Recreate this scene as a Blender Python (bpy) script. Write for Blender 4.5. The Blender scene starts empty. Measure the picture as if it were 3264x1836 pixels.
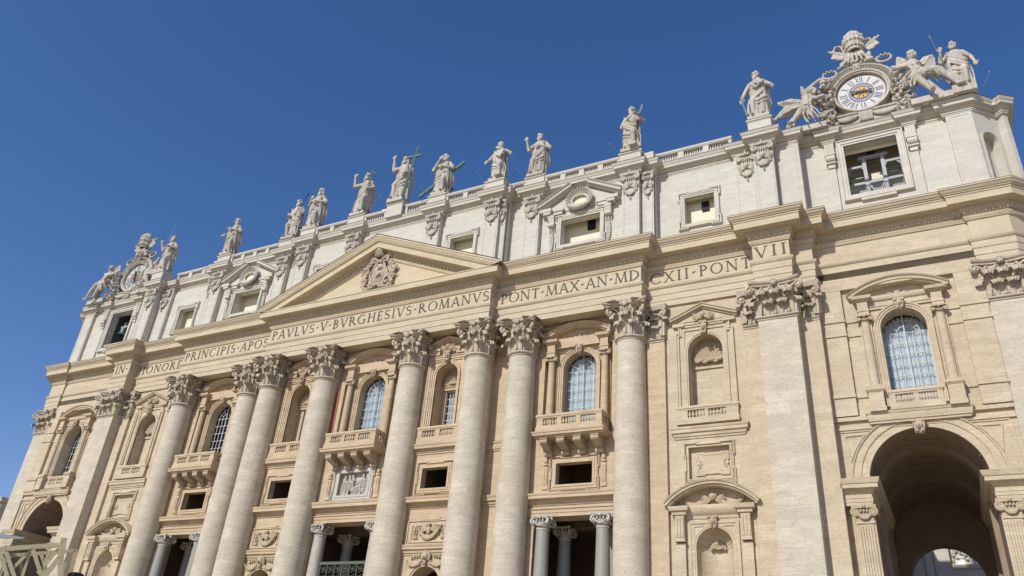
import bpy, bmesh, math, random
from mathutils import Matrix, Vector
from mathutils.geometry import delaunay_2d_cdt
R = math.radians
C = bpy.context.scene.collection
sc = bpy.context.scene
random.seed(7)

# ------------------------------------------------------------ camera, sky, sun
camd = bpy.data.cameras.new('camera')
camd.sensor_width = 36.0
camd.lens = 2528.8 / 3264 * 36
camd.clip_start = 0.1
camd.clip_end = 5000
cam = bpy.data.objects.new('camera', camd)
C.objects.link(cam)
_r = (0.8866271324, 0.4564339849, 0.0745677238)
_u = (0.1681807223, -0.4683941946, 0.8673650461)
_f = (-0.4308219733, 0.7564885299, 0.4920543988)
cam.matrix_world = Matrix(((_r[0], _u[0], -_f[0], 48.0234), (_r[1], _u[1], -_f[1], -56.9972),
                           (_r[2], _u[2], -_f[2], 1.7), (0, 0, 0, 1)))
sc.camera = cam
SUN = Vector((-0.23, -1.0, 0.72)).normalized()
elev = math.asin(SUN.z)
azim = math.atan2(SUN.x, SUN.y)
w = bpy.data.worlds.new("World")
sc.world = w
w.use_nodes = True
nt = w.node_tree
bg = nt.nodes['Background']
sky = nt.nodes.new('ShaderNodeTexSky')
sky.sky_type = 'NISHITA'
sky.sun_disc = False
sky.sun_elevation = elev
sky.sun_rotation = azim
sky.altitude = 0
sky.air_density = 1.0
sky.dust_density = 0.3
sky.ozone_density = 3.0
hs = nt.nodes.new('ShaderNodeHueSaturation')
hs.inputs['Saturation'].default_value = 1.24
hs.inputs['Value'].default_value = 1.0
nt.links.new(sky.outputs[0], hs.inputs['Color'])
tint = nt.nodes.new('ShaderNodeMix')
tint.data_type = 'RGBA'
tint.blend_type = 'MULTIPLY'
tint.inputs[0].default_value = 1
tint.inputs[7].default_value = (1.38, 1.10, 1.20, 1)
nt.links.new(hs.outputs[0], tint.inputs[6])
nt.links.new(tint.outputs[2], bg.inputs[0])
bg.inputs[1].default_value = 0.108
sd = bpy.data.lights.new('sun', 'SUN')
sd.energy = 4.0
sd.angle = R(0.5)
sd.color = (1.0, 0.98, 0.92)
so = bpy.data.objects.new('sun', sd)
C.objects.link(so)
so.rotation_euler = SUN.to_track_quat('Z', 'Y').to_euler()
so.location = SUN * 200
sc.view_settings.view_transform = 'Standard'
sc.view_settings.look = 'None'
sc.view_settings.gamma = 1
sc.view_settings.exposure = 0.0

# ------------------------------------------------------------ materials
def newmat(name):
    m = bpy.data.materials.new(name)
    m.use_nodes = True
    n = m.node_tree
    return m, n, n.nodes['Principled BSDF'], n.links
def mixc(n, L, fac, a, b, mode='MIX'):
    x = n.nodes.new('ShaderNodeMix')
    x.data_type = 'RGBA'
    x.blend_type = mode
    for s, v in ((x.inputs[0], fac), (x.inputs[6], a), (x.inputs[7], b)):
        if hasattr(v, 'is_linked'): L.new(v, s)
        elif isinstance(v, (tuple, list)): s.default_value = (*v, 1)
        else: s.default_value = v
    return x.outputs[2]
def noise(n, L, vec, scale, detail=4, rough=.6):
    t = n.nodes.new('ShaderNodeTexNoise')
    t.inputs['Scale'].default_value = scale
    t.inputs['Detail'].default_value = detail
    t.inputs['Roughness'].default_value = rough
    L.new(vec, t.inputs['Vector'])
    return t.outputs['Fac']
def ramp(n, L, fac, p0, p1, c0=(0, 0, 0), c1=(1, 1, 1)):
    r = n.nodes.new('ShaderNodeValToRGB')
    r.color_ramp.elements[0].position = p0
    r.color_ramp.elements[1].position = p1
    r.color_ramp.elements[0].color = (*c0, 1)
    r.color_ramp.elements[1].color = (*c1, 1)
    L.new(fac, r.inputs[0])
    return r.outputs[0]
def mapping(n, L, scale):
    g = n.nodes.new('ShaderNodeNewGeometry')
    m = n.nodes.new('ShaderNodeMapping')
    m.inputs['Scale'].default_value = scale
    L.new(g.outputs['Position'], m.inputs['Vector'])
    return m.outputs[0]
def stone(name, base, streak=.25, blocks=.16, bw=2.3, bh=.8, rough=.85, warm=(.55, .36, .2), warmth=.2, bump=.25, joint=.16, soot=.0):
    m, n, b, L = newmat(name)
    tint = lambda k: tuple(min(1, c * k) for c in base)
    # courses of blocks: x and z of the place drive a brick pattern
    g = n.nodes.new('ShaderNodeNewGeometry')
    sep = n.nodes.new('ShaderNodeSeparateXYZ')
    L.new(g.outputs['Position'], sep.inputs[0])
    add = n.nodes.new('ShaderNodeMath')
    add.operation = 'ADD'
    L.new(sep.outputs[0], add.inputs[0])
    L.new(sep.outputs[1], add.inputs[1])
    cmb = n.nodes.new('ShaderNodeCombineXYZ')
    L.new(add.outputs[0], cmb.inputs[0])
    L.new(sep.outputs[2], cmb.inputs[1])
    br = n.nodes.new('ShaderNodeTexBrick')
    br.inputs['Scale'].default_value = 1
    br.inputs['Brick Width'].default_value = bw
    br.inputs['Row Height'].default_value = bh
    br.inputs['Mortar Size'].default_value = .012
    br.inputs['Mortar Smooth'].default_value = .3
    br.inputs['Color1'].default_value = (0, 0, 0, 1)
    br.inputs['Color2'].default_value = (1, 1, 1, 1)
    br.inputs['Mortar'].default_value = (.5, .5, .5, 1)
    br.offset = .43
    br.squash = .7
    br.squash_frequency = 3
    L.new(cmb.outputs[0], br.inputs['Vector'])
    c = mixc(n, L, br.outputs['Color'], tint(1 - blocks), tint(1 + blocks))
    big = noise(n, L, mapping(n, L, (1, 1, 1)), .13, 5)
    c = mixc(n, L, ramp(n, L, big, .42, .68), c, mixc(n, L, warmth, c, warm))
    st = noise(n, L, mapping(n, L, (.45, .45, 6)), 1.5, 7, .72)
    c = mixc(n, L, ramp(n, L, st, .34, .62), mixc(n, L, streak, c, tint(.45)), c)
    pt_ = noise(n, L, mapping(n, L, (.55, .55, 1.5)), 1.0, 3, .55)
    c = mixc(n, L, ramp(n, L, pt_, .44, .56), mixc(n, L, streak * .75, c, mixc(n, L, .5, tint(.55), warm)), c)
    fine = noise(n, L, mapping(n, L, (1.1, 1.1, 6)), 3.6, 3, .6)
    c = mixc(n, L, ramp(n, L, fine, .34, .46), mixc(n, L, streak * 1.2, c, tuple(x * .4 for x in warm)), c)
    c = mixc(n, L, br.outputs['Fac'], c, mixc(n, L, joint, c, (.2, .14, .09)))
    if soot:
        s2 = noise(n, L, mapping(n, L, (2.2, 2.2, .35)), 1.0, 5, .65)
        c = mixc(n, L, ramp(n, L, s2, .5, .75), c, mixc(n, L, soot, c, (.12, .1, .085)))
    L.new(c, b.inputs['Base Color'])
    b.inputs['Roughness'].default_value = rough
    b.inputs['Specular IOR Level'].default_value = .25
    if bump:
        bp = n.nodes.new('ShaderNodeBump')
        bp.inputs['Strength'].default_value = bump
        bp.inputs['Distance'].default_value = .04
        L.new(fine, bp.inputs['Height'])
        L.new(bp.outputs[0], b.inputs['Normal'])
    return m
def plain(name, col, rough=.6, metal=0, vary=.15, sc_=3.0, spec=.3, bump=0):
    m, n, b, L = newmat(name)
    f = noise(n, L, mapping(n, L, (1, 1, 1)), sc_, 5)
    c = mixc(n, L, f, tuple(x * (1 - vary) for x in col), tuple(min(1, x * (1 + vary)) for x in col))
    L.new(c, b.inputs['Base Color'])
    b.inputs['Roughness'].default_value = rough
    b.inputs['Metallic'].default_value = metal
    b.inputs['Specular IOR Level'].default_value = spec
    if bump:
        bp = n.nodes.new('ShaderNodeBump')
        bp.inputs['Strength'].default_value = bump
        bp.inputs['Distance'].default_value = .05
        L.new(f, bp.inputs['Height'])
        L.new(bp.outputs[0], b.inputs['Normal'])
    return m
M = {}
M['column'] = stone('pale travertine', (.60, .54, .425), streak=.38, blocks=.09, bw=1.9, bh=.95, warm=(.50, .39, .25), warmth=.3)
M['wall'] = stone('ochre travertine', (.565, .445, .30), streak=.34, blocks=.09, bw=1.6, bh=.42, warm=(.5, .36, .2), warmth=.35)
M['end'] = stone('buff travertine', (.585, .495, .355), streak=.34, blocks=.09, bw=1.9, bh=.6, warm=(.5, .35, .2), warmth=.3)
M['entab'] = stone('warm travertine', (.565, .485, .345), streak=.26, blocks=.05, bw=2.6, bh=.45, warm=(.52, .40, .23), warmth=.3, joint=.1)
M['pediment'] = stone('golden travertine', (.60, .51, .355), streak=.26, blocks=.05, bw=2.2, bh=.5, warm=(.52, .39, .2), warmth=.3, joint=.1)
M['attic'] = stone('white travertine', (.595, .575, .495), streak=.27, blocks=.035, bw=1.7, bh=.45, warm=(.55, .44, .32), warmth=.3, joint=.1)
M['trim'] = stone('attic trim travertine', (.58, .545, .465), streak=.18, blocks=.05, bw=2.4, bh=1.3, warm=(.5, .4, .3), warmth=.3, joint=.2)
M['capital'] = stone('weathered capital stone', (.56, .485, .365), streak=.3, blocks=.04, bw=3, bh=1.6, warm=(.34, .27, .19), warmth=.5, joint=.1, soot=.35)
M['statue'] = stone('statue stone', (.555, .505, .42), streak=.22, blocks=.03, bw=4, bh=1.5, warm=(.36, .31, .25), warmth=.6, joint=.1, soot=.5)
M['relief'] = stone('carved ochre stone', (.50, .41, .29), streak=.25, blocks=.03, bw=4, bh=2, warm=(.36, .25, .14), warmth=.5, joint=.05, soot=.25)
M['marble'] = plain('greyed marble', (.46, .43, .365), .5, vary=.08)
M['red'] = plain('red marble', (.30, .10, .07), .45, vary=.35, sc_=2)
M['green'] = plain('pale green marble', (.42, .43, .33), .45, vary=.3, sc_=2)
M['grey'] = plain('grey granite', (.275, .275, .235), .45, vary=.12, sc_=6, spec=.4)
M['cipo'] = plain('veined grey marble', (.42, .385, .32), .4, vary=.45, sc_=1.6, spec=.4)
M['dark'] = plain('shade-toned interior stone', (.16, .115, .08), .9, vary=.3, sc_=.7)  # dark base colour puts the shade of the unlit rooms into the stone
M['dim'] = plain('mottled grey chamber wall', (.20, .205, .20), .9, vary=.45, sc_=.8)  # mottled dark grey for the left bell chamber and the lamp rods
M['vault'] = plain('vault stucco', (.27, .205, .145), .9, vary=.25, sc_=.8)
M['cream'] = plain('cream plaster', (.74, .67, .50), .9, vary=.06, sc_=.6)
M['hatch'] = plain('dark hatch', (.012, .012, .013), .7)
M['letter'] = plain('dark bronze lettering', (.085, .072, .058), .7, vary=.35, sc_=9)
M['bronze'] = plain('green bronze', (.085, .16, .145), .6, vary=.35, sc_=2.5)
M['iron'] = plain('dark iron', (.03, .03, .03), .5)
M['grille'] = plain('weathered green metal grille', (.10, .115, .085), .5, vary=.3)
M['steel'] = plain('pale grey painted steel', (.33, .345, .34), .5, vary=.06)
M['bell'] = plain('bell bronze', (.10, .13, .125), .45, metal=.4, vary=.25)
M['curtain'] = plain('pale curtain', (.55, .60, .60), .9, vary=.05)
M['mullion'] = plain('pale glazing bar', (.50, .485, .45), .5, vary=.05)
M['wood'] = plain('olive painted timber', (.50, .43, .25), .6, vary=.18, sc_=12, bump=.2)
M['canvas'] = plain('grey canvas', (.22, .225, .22), .8, vary=.05)  # grey fabric, base colour lowered to stand in for its shadowed underside
M['black'] = plain('black plastic', (.012, .011, .013), .4)
M['dial'] = plain('white dial', (.52, .505, .455), .5, vary=.04)
M['navy'] = plain('blue enamel', (.035, .055, .16), .5, vary=.15)
M['gold'] = plain('gilded boss', (.46, .28, .09), .5, metal=.1, vary=.2)
M['maroon'] = plain('dark red band', (.26, .13, .10), .5)
M['paving'] = stone('paving', (.46, .39, .29), streak=.1, blocks=.2, bw=.4, bh=.4, warmth=.1)
M['lead'] = plain('dark lead flashing', (.07, .06, .05), .7, vary=.3)
M['white'] = plain('white paint', (.72, .72, .70), .5, vary=.04)
M['far'] = stone('pale far wall', (.58, .54, .47), streak=.15, blocks=.05, warmth=.2)  # pale stone of the rear body and the far wing
gm, gn, gb, gL = newmat('window glass')
gn.nodes.remove(gb)
go = gn.nodes['Material Output']
gt = gn.nodes.new('ShaderNodeBsdfTransparent')
gt.inputs[0].default_value = (.95, .97, .985, 1)
gg = gn.nodes.new('ShaderNodeBsdfGlossy')
gg.inputs['Roughness'].default_value = .03
gf = gn.nodes.new('ShaderNodeFresnel')
gf.inputs[0].default_value = 1.38
gx = gn.nodes.new('ShaderNodeMixShader')
gL.new(gf.outputs[0], gx.inputs[0])
gL.new(gt.outputs[0], gx.inputs[1])
gL.new(gg.outputs[0], gx.inputs[2])
gL.new(gx.outputs[0], go.inputs[0])
M['glass'] = gm

# ------------------------------------------------------------ mesh helpers
EL = lambda u, v, d: (u, d, v)      # a path drawn on the elevation: u = x, v = z, depth = y
PL = lambda u, v, d: (u, v, d)      # a path drawn on the plan: u = x, v = y, depth = z
class MB:
    def __init__(s): s.v = []; s.f = []
    def add(s, vs, fs):
        o = len(s.v); s.v += [tuple(p) for p in vs]; s.f += [tuple(i + o for i in f) for f in fs]
        return s
    def box(s, x0, x1, y0, y1, z0, z1):
        return s.add([(x, y, z) for z in (z0, z1) for y in (y0, y1) for x in (x0, x1)],
                     [(0, 2, 3, 1), (4, 5, 7, 6), (0, 1, 5, 4), (2, 6, 7, 3), (0, 4, 6, 2), (1, 3, 7, 5)])
    def beam(s, a, b, w, h):
        a, b = Vector(a), Vector(b); t = (b - a).normalized()
        side = t.cross(Vector((0, 0, 1)))
        side = Vector((1, 0, 0)) if side.length < 1e-3 else side.normalized()
        up = side.cross(t)
        vs = [p + side * (i * w / 2) + up * (j * h / 2) for p in (a, b) for j in (-1, 1) for i in (-1, 1)]
        return s.add(vs, [(0, 1, 3, 2), (4, 6, 7, 5), (0, 4, 5, 1), (2, 3, 7, 6), (0, 2, 6, 4), (1, 5, 7, 3)])
    def sweep(s, path, prof, fn=EL, closed=False, caps=True):
        n = len(path); P = [Vector(p) for p in path]; ms = []
        for i in range(n):
            ns = []
            for a, b in ((i - 1, i), (i, i + 1)):
                if closed: a %= n; b %= n
                elif a < 0 or b >= n: continue
                t = (P[b] - P[a])
                if t.length < 1e-9: continue
                t.normalize(); ns.append(Vector((t.y, -t.x)))
            if len(ns) == 2:
                d = 1 + ns[0].dot(ns[1]); ms.append((ns[0] + ns[1]) / max(d, .25))
            else: ms.append(ns[0])
        k = len(prof); vs = []
        for p, m in zip(P, ms):
            for o, d in prof: vs.append(fn(p.x + m.x * o, p.y + m.y * o, d))
        fs = []
        for i in range(n if closed else n - 1):
            j = (i + 1) % n
            for a in range(k - 1): fs.append((i * k + a, j * k + a, j * k + a + 1, i * k + a + 1))
        if caps and not closed and k > 2:
            fs.append(tuple(range(k))); fs.append(tuple((n - 1) * k + a for a in reversed(range(k))))
        return s.add(vs, fs)
    def lathe(s, x, y, prof, n=24, a0=0, a1=2 * math.pi, z=0, sy=1):
        full = abs(a1 - a0 - 2 * math.pi) < 1e-6; cols = n if full else n + 1; vs = []; k = len(prof)
        for i in range(cols):
            a = a0 + (a1 - a0) * i / n
            for r, h in prof: vs.append((x + r * math.cos(a), y + sy * r * math.sin(a), z + h))
        fs = []
        for i in range(n):
            j = (i + 1) % cols
            for q in range(k - 1): fs.append((i * k + q, j * k + q, j * k + q + 1, i * k + q + 1))
        return s.add(vs, fs)
    def tube(s, pts, rad, n=8, close=True):
        P = [Vector(p) for p in pts]
        if not hasattr(rad, '__len__'): rad = [rad] * len(P)
        vs = []; up = None
        for i, p in enumerate(P):
            t = (P[min(i + 1, len(P) - 1)] - P[max(i - 1, 0)])
            t = t.normalized() if t.length > 1e-9 else Vector((0, 0, 1))
            if up is None:
                up = t.cross(Vector((.31, .2, .93)))
                if up.length < .1: up = t.cross(Vector((1, 0, 0)))
            up = (up - t * up.dot(t)).normalized(); sd_ = t.cross(up)
            for q in range(n):
                a = 2 * math.pi * q / n
                vs.append(p + (up * math.cos(a) + sd_ * math.sin(a)) * rad[i])
        fs = [(i * n + q, i * n + (q + 1) % n, (i + 1) * n + (q + 1) % n, (i + 1) * n + q) for i in range(len(P) - 1) for q in range(n)]
        if close: fs += [tuple(reversed(range(n))), tuple((len(P) - 1) * n + q for q in range(n))]
        return s.add(vs, fs)
    def ball(s, c, r, nu=10, nv=7, rot=None):
        if not hasattr(r, '__len__'): r = (r, r, r)
        vs = []
        for j in range(nv + 1):
            ph = math.pi * j / nv
            for i in range(nu):
                a = 2 * math.pi * i / nu
                q = Vector((r[0] * math.sin(ph) * math.cos(a), r[1] * math.sin(ph) * math.sin(a), r[2] * math.cos(ph)))
                if rot is not None: q = rot @ q
                vs.append((c[0] + q.x, c[1] + q.y, c[2] + q.z))
        fs = [(j * nu + i, (j + 1) * nu + i, (j + 1) * nu + (i + 1) % nu, j * nu + (i + 1) % nu) for j in range(nv) for i in range(nu)]
        return s.add(vs, fs)
    def grid(s, fn, nu, nv):
        vs = [fn(i / nu, j / nv) for j in range(nv + 1) for i in range(nu + 1)]
        fs = [(j * (nu + 1) + i, j * (nu + 1) + i + 1, (j + 1) * (nu + 1) + i + 1, (j + 1) * (nu + 1) + i) for j in range(nv) for i in range(nu)]
        return s.add(vs, fs)
    def slab(s, pts, y0, y1, fn=EL):
        """a flat outline given real thickness"""
        n = len(pts)
        return s.add([fn(p[0], p[1], d) for d in (y0, y1) for p in pts],
                     [tuple(range(n)), tuple(range(2 * n - 1, n - 1, -1))] + [(i, i + n, (i + 1) % n + n, (i + 1) % n) for i in range(n)])
    def wall(s, outer, holes, y, fn=EL):
        """a flat sheet with openings"""
        vs = []; es = []
        for lp in [outer] + holes:
            o = len(vs); vs += [Vector(p) for p in lp]
            es += [(o + i, o + (i + 1) % len(lp)) for i in range(len(lp))]
        rv, _, rf, *_ = delaunay_2d_cdt(vs, es, [], 0, 1e-5)
        def inside(p, lp):
            c = False; j = len(lp) - 1
            for i in range(len(lp)):
                a, b = lp[i], lp[j]
                if (a[1] > p[1]) != (b[1] > p[1]) and p[0] < (b[0] - a[0]) * (p[1] - a[1]) / (b[1] - a[1]) + a[0]: c = not c
                j = i
            return c
        fs = []
        for f in rf:
            cx = sum(rv[i].x for i in f) / len(f); cy = sum(rv[i].y for i in f) / len(f)
            if inside((cx, cy), outer) and not any(inside((cx, cy), h) for h in holes): fs.append(tuple(f))
        return s.add([fn(p.x, p.y, y) for p in rv], fs)
    def mirror(s):
        s.v = [(-x, y, z) for x, y, z in s.v]; s.f = [tuple(reversed(f)) for f in s.f]; return s
    def shift(s, dx=0, dy=0, dz=0, k=1.0):
        s.v = [(x * k + dx, y * k + dy, z * k + dz) for x, y, z in s.v]; return s
    def mesh(s, name, mat, angle=38):
        me = bpy.data.meshes.new(name)
        me.from_pydata(s.v, [], s.f); me.validate(); me.update()
        bm = bmesh.new(); bm.from_mesh(me); bmesh.ops.recalc_face_normals(bm, faces=bm.faces)
        bm.to_mesh(me); bm.free()
        for p in me.polygons: p.use_smooth = True
        me.set_sharp_from_angle(angle=R(angle))
        me.materials.append(M[mat] if isinstance(mat, str) else mat)
        return me
    def build(s, name, mat, parent=None, angle=38):
        o = bpy.data.objects.new(name, s.mesh(name, mat, angle))
        C.objects.link(o)
        if parent is not None: o.parent = parent
        return o
def rect(x0, x1, z0, z1): return [(x0, z0), (x1, z0), (x1, z1), (x0, z1)]
def arc(cx, cz, r, a0, a1, n):
    return [(cx + r * math.cos(R(a0 + (a1 - a0) * i / n)), cz + r * math.sin(R(a0 + (a1 - a0) * i / n))) for i in range(n + 1)]
def archpath(cx, r, zb, zs, n=20): return [(cx + r, zb)] + arc(cx, zs, r, 0, 180, n) + [(cx - r, zb)]
def ears(x0, x1, z0, z1, e, h):
    return [(x0 - e, z0 - e), (x0 + h, z0 - e), (x0 + h, z0), (x1 - h, z0), (x1 - h, z0 - e), (x1 + e, z0 - e), (x1 + e, z0 + h), (x1, z0 + h),
            (x1, z1 - h), (x1 + e, z1 - h), (x1 + e, z1 + e), (x1 - h, z1 + e), (x1 - h, z1), (x0 + h, z1), (x0 + h, z1 + e), (x0 - e, z1 + e),
            (x0 - e, z1 - h), (x0, z1 - h), (x0, z0 + h), (x0 - e, z0 + h)]
def thing(name, label, cat, loc=(0, 0, 0), group=None):
    o = bpy.data.objects.new(name, None); C.objects.link(o); o.location = loc
    o.empty_display_size = .3; o['label'] = label; o['category'] = cat
    if group: o['group'] = group
    return o
def tag(o, label, cat, group=None):
    o['label'] = label; o['category'] = cat
    if group: o['group'] = group
    return o
def struct(o): o['kind'] = 'structure'; return o
def part(o, parent):
    o.parent = parent; return o
def copy_tree(o, parent, flip=False, loc=None):
    c = o.copy(); C.objects.link(c); c.parent = parent
    if flip: c.scale.x = -c.scale.x; c.location.x = -c.location.x
    if loc is not None: c.location = loc
    for ch in list(o.children): copy_tree(ch, c)
    return c
def both(o): copy_tree(o, o.parent, flip=True); return o

# ------------------------------------------------------------ the ground
g = MB()
g.add([(-3000, -3000, 0), (3000, -3000, 0), (3000, 3000, 0), (-3000, 3000, 0)], [(0, 1, 2, 3)])
struct(g.build('ground', 'paving'))
g = MB()
for i in range(22): g.box(-66 + i * .3, 66 - i * .3, -30 + i * .9, 30, .345 * i + .004, .345 * (i + 1))
struct(g.build('steps', 'paving'))

# ================================================================ THE BASILICA
B = thing('basilica', 'huge travertine basilica front with giant columns, a central pediment and a white attic', 'basilica', (0, 0, 0))
ZB = 7.6                                            # foot of the order
XA, XB_, XC, XD, XE = 5.3, 12.66, 16.7, 27.07, 39.33  # axes of columns and pilasters
def colz(h): return h

# ---- giant order: leaves and capitals
def leaf(mb, p, o, w, h, curl=.42, nu=10, nv=12):
    """an acanthus leaf rising from p, facing o (unit xy), its tip curling outward and down"""
    o = Vector((o[0], o[1], 0)).normalized(); t = Vector((-o.y, o.x, 0)); p = Vector(p)
    def fn(u, v):
        s_ = u * 2 - 1
        lob = 1 + .16 * abs(math.sin(v * math.pi * 4.2))
        ww = w * .5 * (.82 + .34 * math.sin(min(v, .8) * 2.4)) * lob * (1 if v < .82 else 1 - (v - .82) * 2.3)
        if v < .66: oz = h * v / .66 * .86; oo = .05 + .16 * v * v
        else:
            ph = (v - .66) / .34 * R(215); rc = curl * .5
            oo = .05 + .16 * .4356 + rc * (1 - math.cos(ph)); oz = h * .86 + rc * .75 * math.sin(ph)
        rib = .07 * math.cos(s_ * math.pi * 4.0) * (1 - v * .3) + .10 * (1 - abs(s_))
        back = -.14 * s_ * s_
        q = p + t * (s_ * ww) + o * (oo + rib + back) + Vector((0, 0, oz))
        return (q.x, q.y, q.z)
    mb.grid(fn, nu, nv)
def spiral(mb, c, t, up, r0, turns, rad, start=0, n=26, sgn=1, k=6):
    c, t, up = Vector(c), Vector(t), Vector(up); pts = []; rs = []
    for i in range(n + 1):
        f = i / n; a = start + sgn * f * turns * 2 * math.pi; r = r0 * (1 - .8 * f)
        pts.append(c + t * (r * math.cos(a)) + up * (r * math.sin(a))); rs.append(rad * (1 - .45 * f))
    mb.tube(pts, rs, k)
def abacus(mb, pts_fn, z0, z1): pass
def corinthian_round():
    mb = MB(); r = 1.2
    mb.lathe(0, 0, [(r * .99, 0), (r * .98, .7), (r * 1.0, 1.6), (r * 1.08, 2.3), (r * 1.3, 2.66), (r * 1.3, 2.72)], 28)
    mb.lathe(0, 0, [(1.18, -.30), (1.24, -.28), (1.27, -.20), (1.24, -.12), (1.36, -.10), (1.41, 0), (1.36, .09), (1.22, .1)], 32)
    for k in range(8):
        a = k * math.pi / 4 + math.pi / 8
        leaf(mb, (r * .98 * math.cos(a), r * .98 * math.sin(a), .08), (math.cos(a), math.sin(a)), .74, 1.08, .66)
    for k in range(8):
        a = k * math.pi / 4
        leaf(mb, (r * .93 * math.cos(a), r * .93 * math.sin(a), .25), (math.cos(a), math.sin(a)), .78, 1.85, .72)
    for k in range(4):
        a = k * math.pi / 2 + math.pi / 4; o = Vector((math.cos(a), math.sin(a), 0)); t = Vector((-o.y, o.x, 0))
        for sg in (-1, 1):      # stems that climb to the corner scroll, and the small inner helices
            st = o * (r * .95) + t * (sg * .62) + Vector((0, 0, 1.35))
            en = o * 1.95 + t * (sg * .08) + Vector((0, 0, 2.62))
            mid = o * 1.42 + t * (sg * .42) + Vector((0, 0, 2.35))
            mb.tube([st, st.lerp(mid, .5) + Vector((0, 0, .08)), mid, mid.lerp(en, .6) + Vector((0, 0, .1)), en], [.13, .14, .13, .12, .12], 6)
            a2 = a + sg * math.pi / 4
            o2 = Vector((math.cos(a2), math.sin(a2), 0)); t2 = Vector((-o2.y, o2.x, 0))
            st2 = o2 * (r * 1.0) - t2 * (sg * .62) + Vector((0, 0, 1.5))
            e2 = o2 * (r * 1.25) - t2 * (sg * .36) + Vector((0, 0, 2.5))
            mb.tube([st2, st2.lerp(e2, .6), e2], [.1, .1, .09], 6)
            spiral(mb, o2 * (r * 1.28) - t2 * (sg * .25) + Vector((0, 0, 2.32)), t2 * (-sg), (0, 0, 1), .22, 1.4, .075, start=math.pi / 2, sgn=1)
        spiral(mb, o * 1.96 + Vector((0, 0, 2.28)), o, (0, 0, 1), .36, 1.6, .14, start=math.pi / 2, sgn=-1)
        mb.ball(o * 1.95 + Vector((0, 0, 2.26)), (.2, .2, .2), 8, 6)
        leaf(mb, o * 1.3 + Vector((0, 0, 1.75)), o, .5, .55, .34, 6, 8)
    hw, c_ = 1.98, .30
    pts = []
    for k in range(4):          # abacus with hollow sides and clipped corners
        a = k * math.pi / 2
        ca, sa = math.cos(a), math.sin(a)
        for i in range(13):
            f = i / 12 * 2 - 1; x = f * (hw - c_ * .35); y = -(hw - .52 * (1 - f * f) + .02)
            pts.append((x * ca - y * sa, x * sa + y * ca))
    mb.sweep(pts, [(-1.2, 2.66), (-.22, 2.68), (-.14, 2.74), (-.16, 2.86), (-.06, 2.92), (0, 2.97), (.02, 3.12), (-.02, 3.15), (-1.2, 3.15)], PL, closed=True)
    for k in range(4):
        a = k * math.pi / 2
        mb.ball((1.58 * math.cos(a), 1.58 * math.sin(a), 2.9), (.26, .26, .28), 9, 6)
        for q in range(7):
            b = q * 2 * math.pi / 7; t = Vector((-math.sin(a), math.cos(a), 0)); o = Vector((math.cos(a), math.sin(a), 0))
            pp = o * 1.72 + t * (.2 * math.cos(b)) + Vector((0, 0, 2.9 + .2 * math.sin(b)))
            mb.ball(pp, .1, 6, 4)
    return mb
def corinthian_flat(hw, dep, n1, ret=True):
    """pilaster capital: half width hw, projecting dep from the wall behind (front face at local y = 0)"""
    mb = MB()
    mb.box(-hw + .02, hw - .02, .03, dep + .3, 0, 2.7)
    path = [(-hw, dep), (-hw, 0), (hw, 0), (hw, dep)]
    mb.sweep(path, [(-.1, -.3), (.04, -.28), (.08, -.2), (.04, -.12), (.16, -.1), (.2, 0), (.16, .08), (-.1, .1)], PL)
    for row, (xs, w_, h_, z_) in enumerate((((-.36, .36), .86, 1.1, .06), ((-.70, 0, .70), .80, 1.9, .2))):
        for x in xs: leaf(mb, (x * hw, .05, z_), (0, -1), w_, h_, .62 + .1 * row)
        for sg in (-1, 1):
            if dep > .4: leaf(mb, (sg * (hw - .03), dep * .45, z_), (sg, -.0), min(.95, dep), h_, .6)
            if row == 0: leaf(mb, (sg * (hw - .06), .06, z_), (sg * .7, -.7), .85, h_, .62)
    for sg in (-1, 1):
        o = Vector((sg * .7, -.7, 0)); t = Vector((.7, sg * .7, 0)); c = Vector((sg * hw, 0, 0))
        st = c + Vector((-sg * .75, -.1, 1.5)); en = c + o * .62 + Vector((0, 0, 2.62))
        mb.tube([st, st.lerp(en, .45) + Vector((0, 0, .22)), en], [.13, .14, .12], 6)
        spiral(mb, c + o * .6 + Vector((0, 0, 2.28)), o, (0, 0, 1), .36, 1.6, .14, start=math.pi / 2, sgn=-1)
        mb.ball(c + o * .6 + Vector((0, 0, 2.26)), .2, 8, 6)
        leaf(mb, c + o * .1 + Vector((0, 0, 1.75)), o, .5, .55, .34, 6, 8)
        for q in ((.3,) if hw < 1.2 else (.3, .9)):
            spiral(mb, (sg * q, -.2, 2.32), (sg * -1, 0, 0), (0, 0, 1), .22, 1.4, .075, start=math.pi / 2)
            mb.tube([(sg * (q + .42), -.1, 1.5), (sg * (q + .3), -.18, 2.15), (sg * q, -.22, 2.54)], [.1, .1, .08], 6)
    W = hw + .55
    pts = [(-W, dep), (-W + .08, -.45)] + [(f * (W - .1), -.55 + .36 * (1 - f * f)) for f in [i / 8 - 1 for i in range(17)]] + [(W - .08, -.45), (W, dep)]
    mb.sweep(pts, [(-.6, 2.66), (-.22, 2.68), (-.14, 2.74), (-.16, 2.86), (-.06, 2.92), (0, 2.97), (.02, 3.12), (-.6, 3.15)], PL)
    mb.ball((0, -.22, 2.9), (.26, .24, .28), 9, 6)
    for q in range(7): mb.ball((.2 * math.cos(q * .9), -.38, 2.9 + .2 * math.sin(q * .9)), .1, 6, 4)
    return mb
cap_mesh = corinthian_round().mesh('capital', 'capital', 60)
def shaft():
    mb = MB(); prof = [(1.62, 0), (1.62, .35), (1.48, .36), (1.5, .48), (1.38, .56)]
    mb.lathe(0, 0, [(1.36, 1.35)] + [(1.36 - .16 * max(0, (t - .25) / .75) ** 1.6, 1.35 + t * 22.65) for t in [i / 14 for i in range(15)]] + [(1.2, 24.05)], 40)
    return mb
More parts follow.
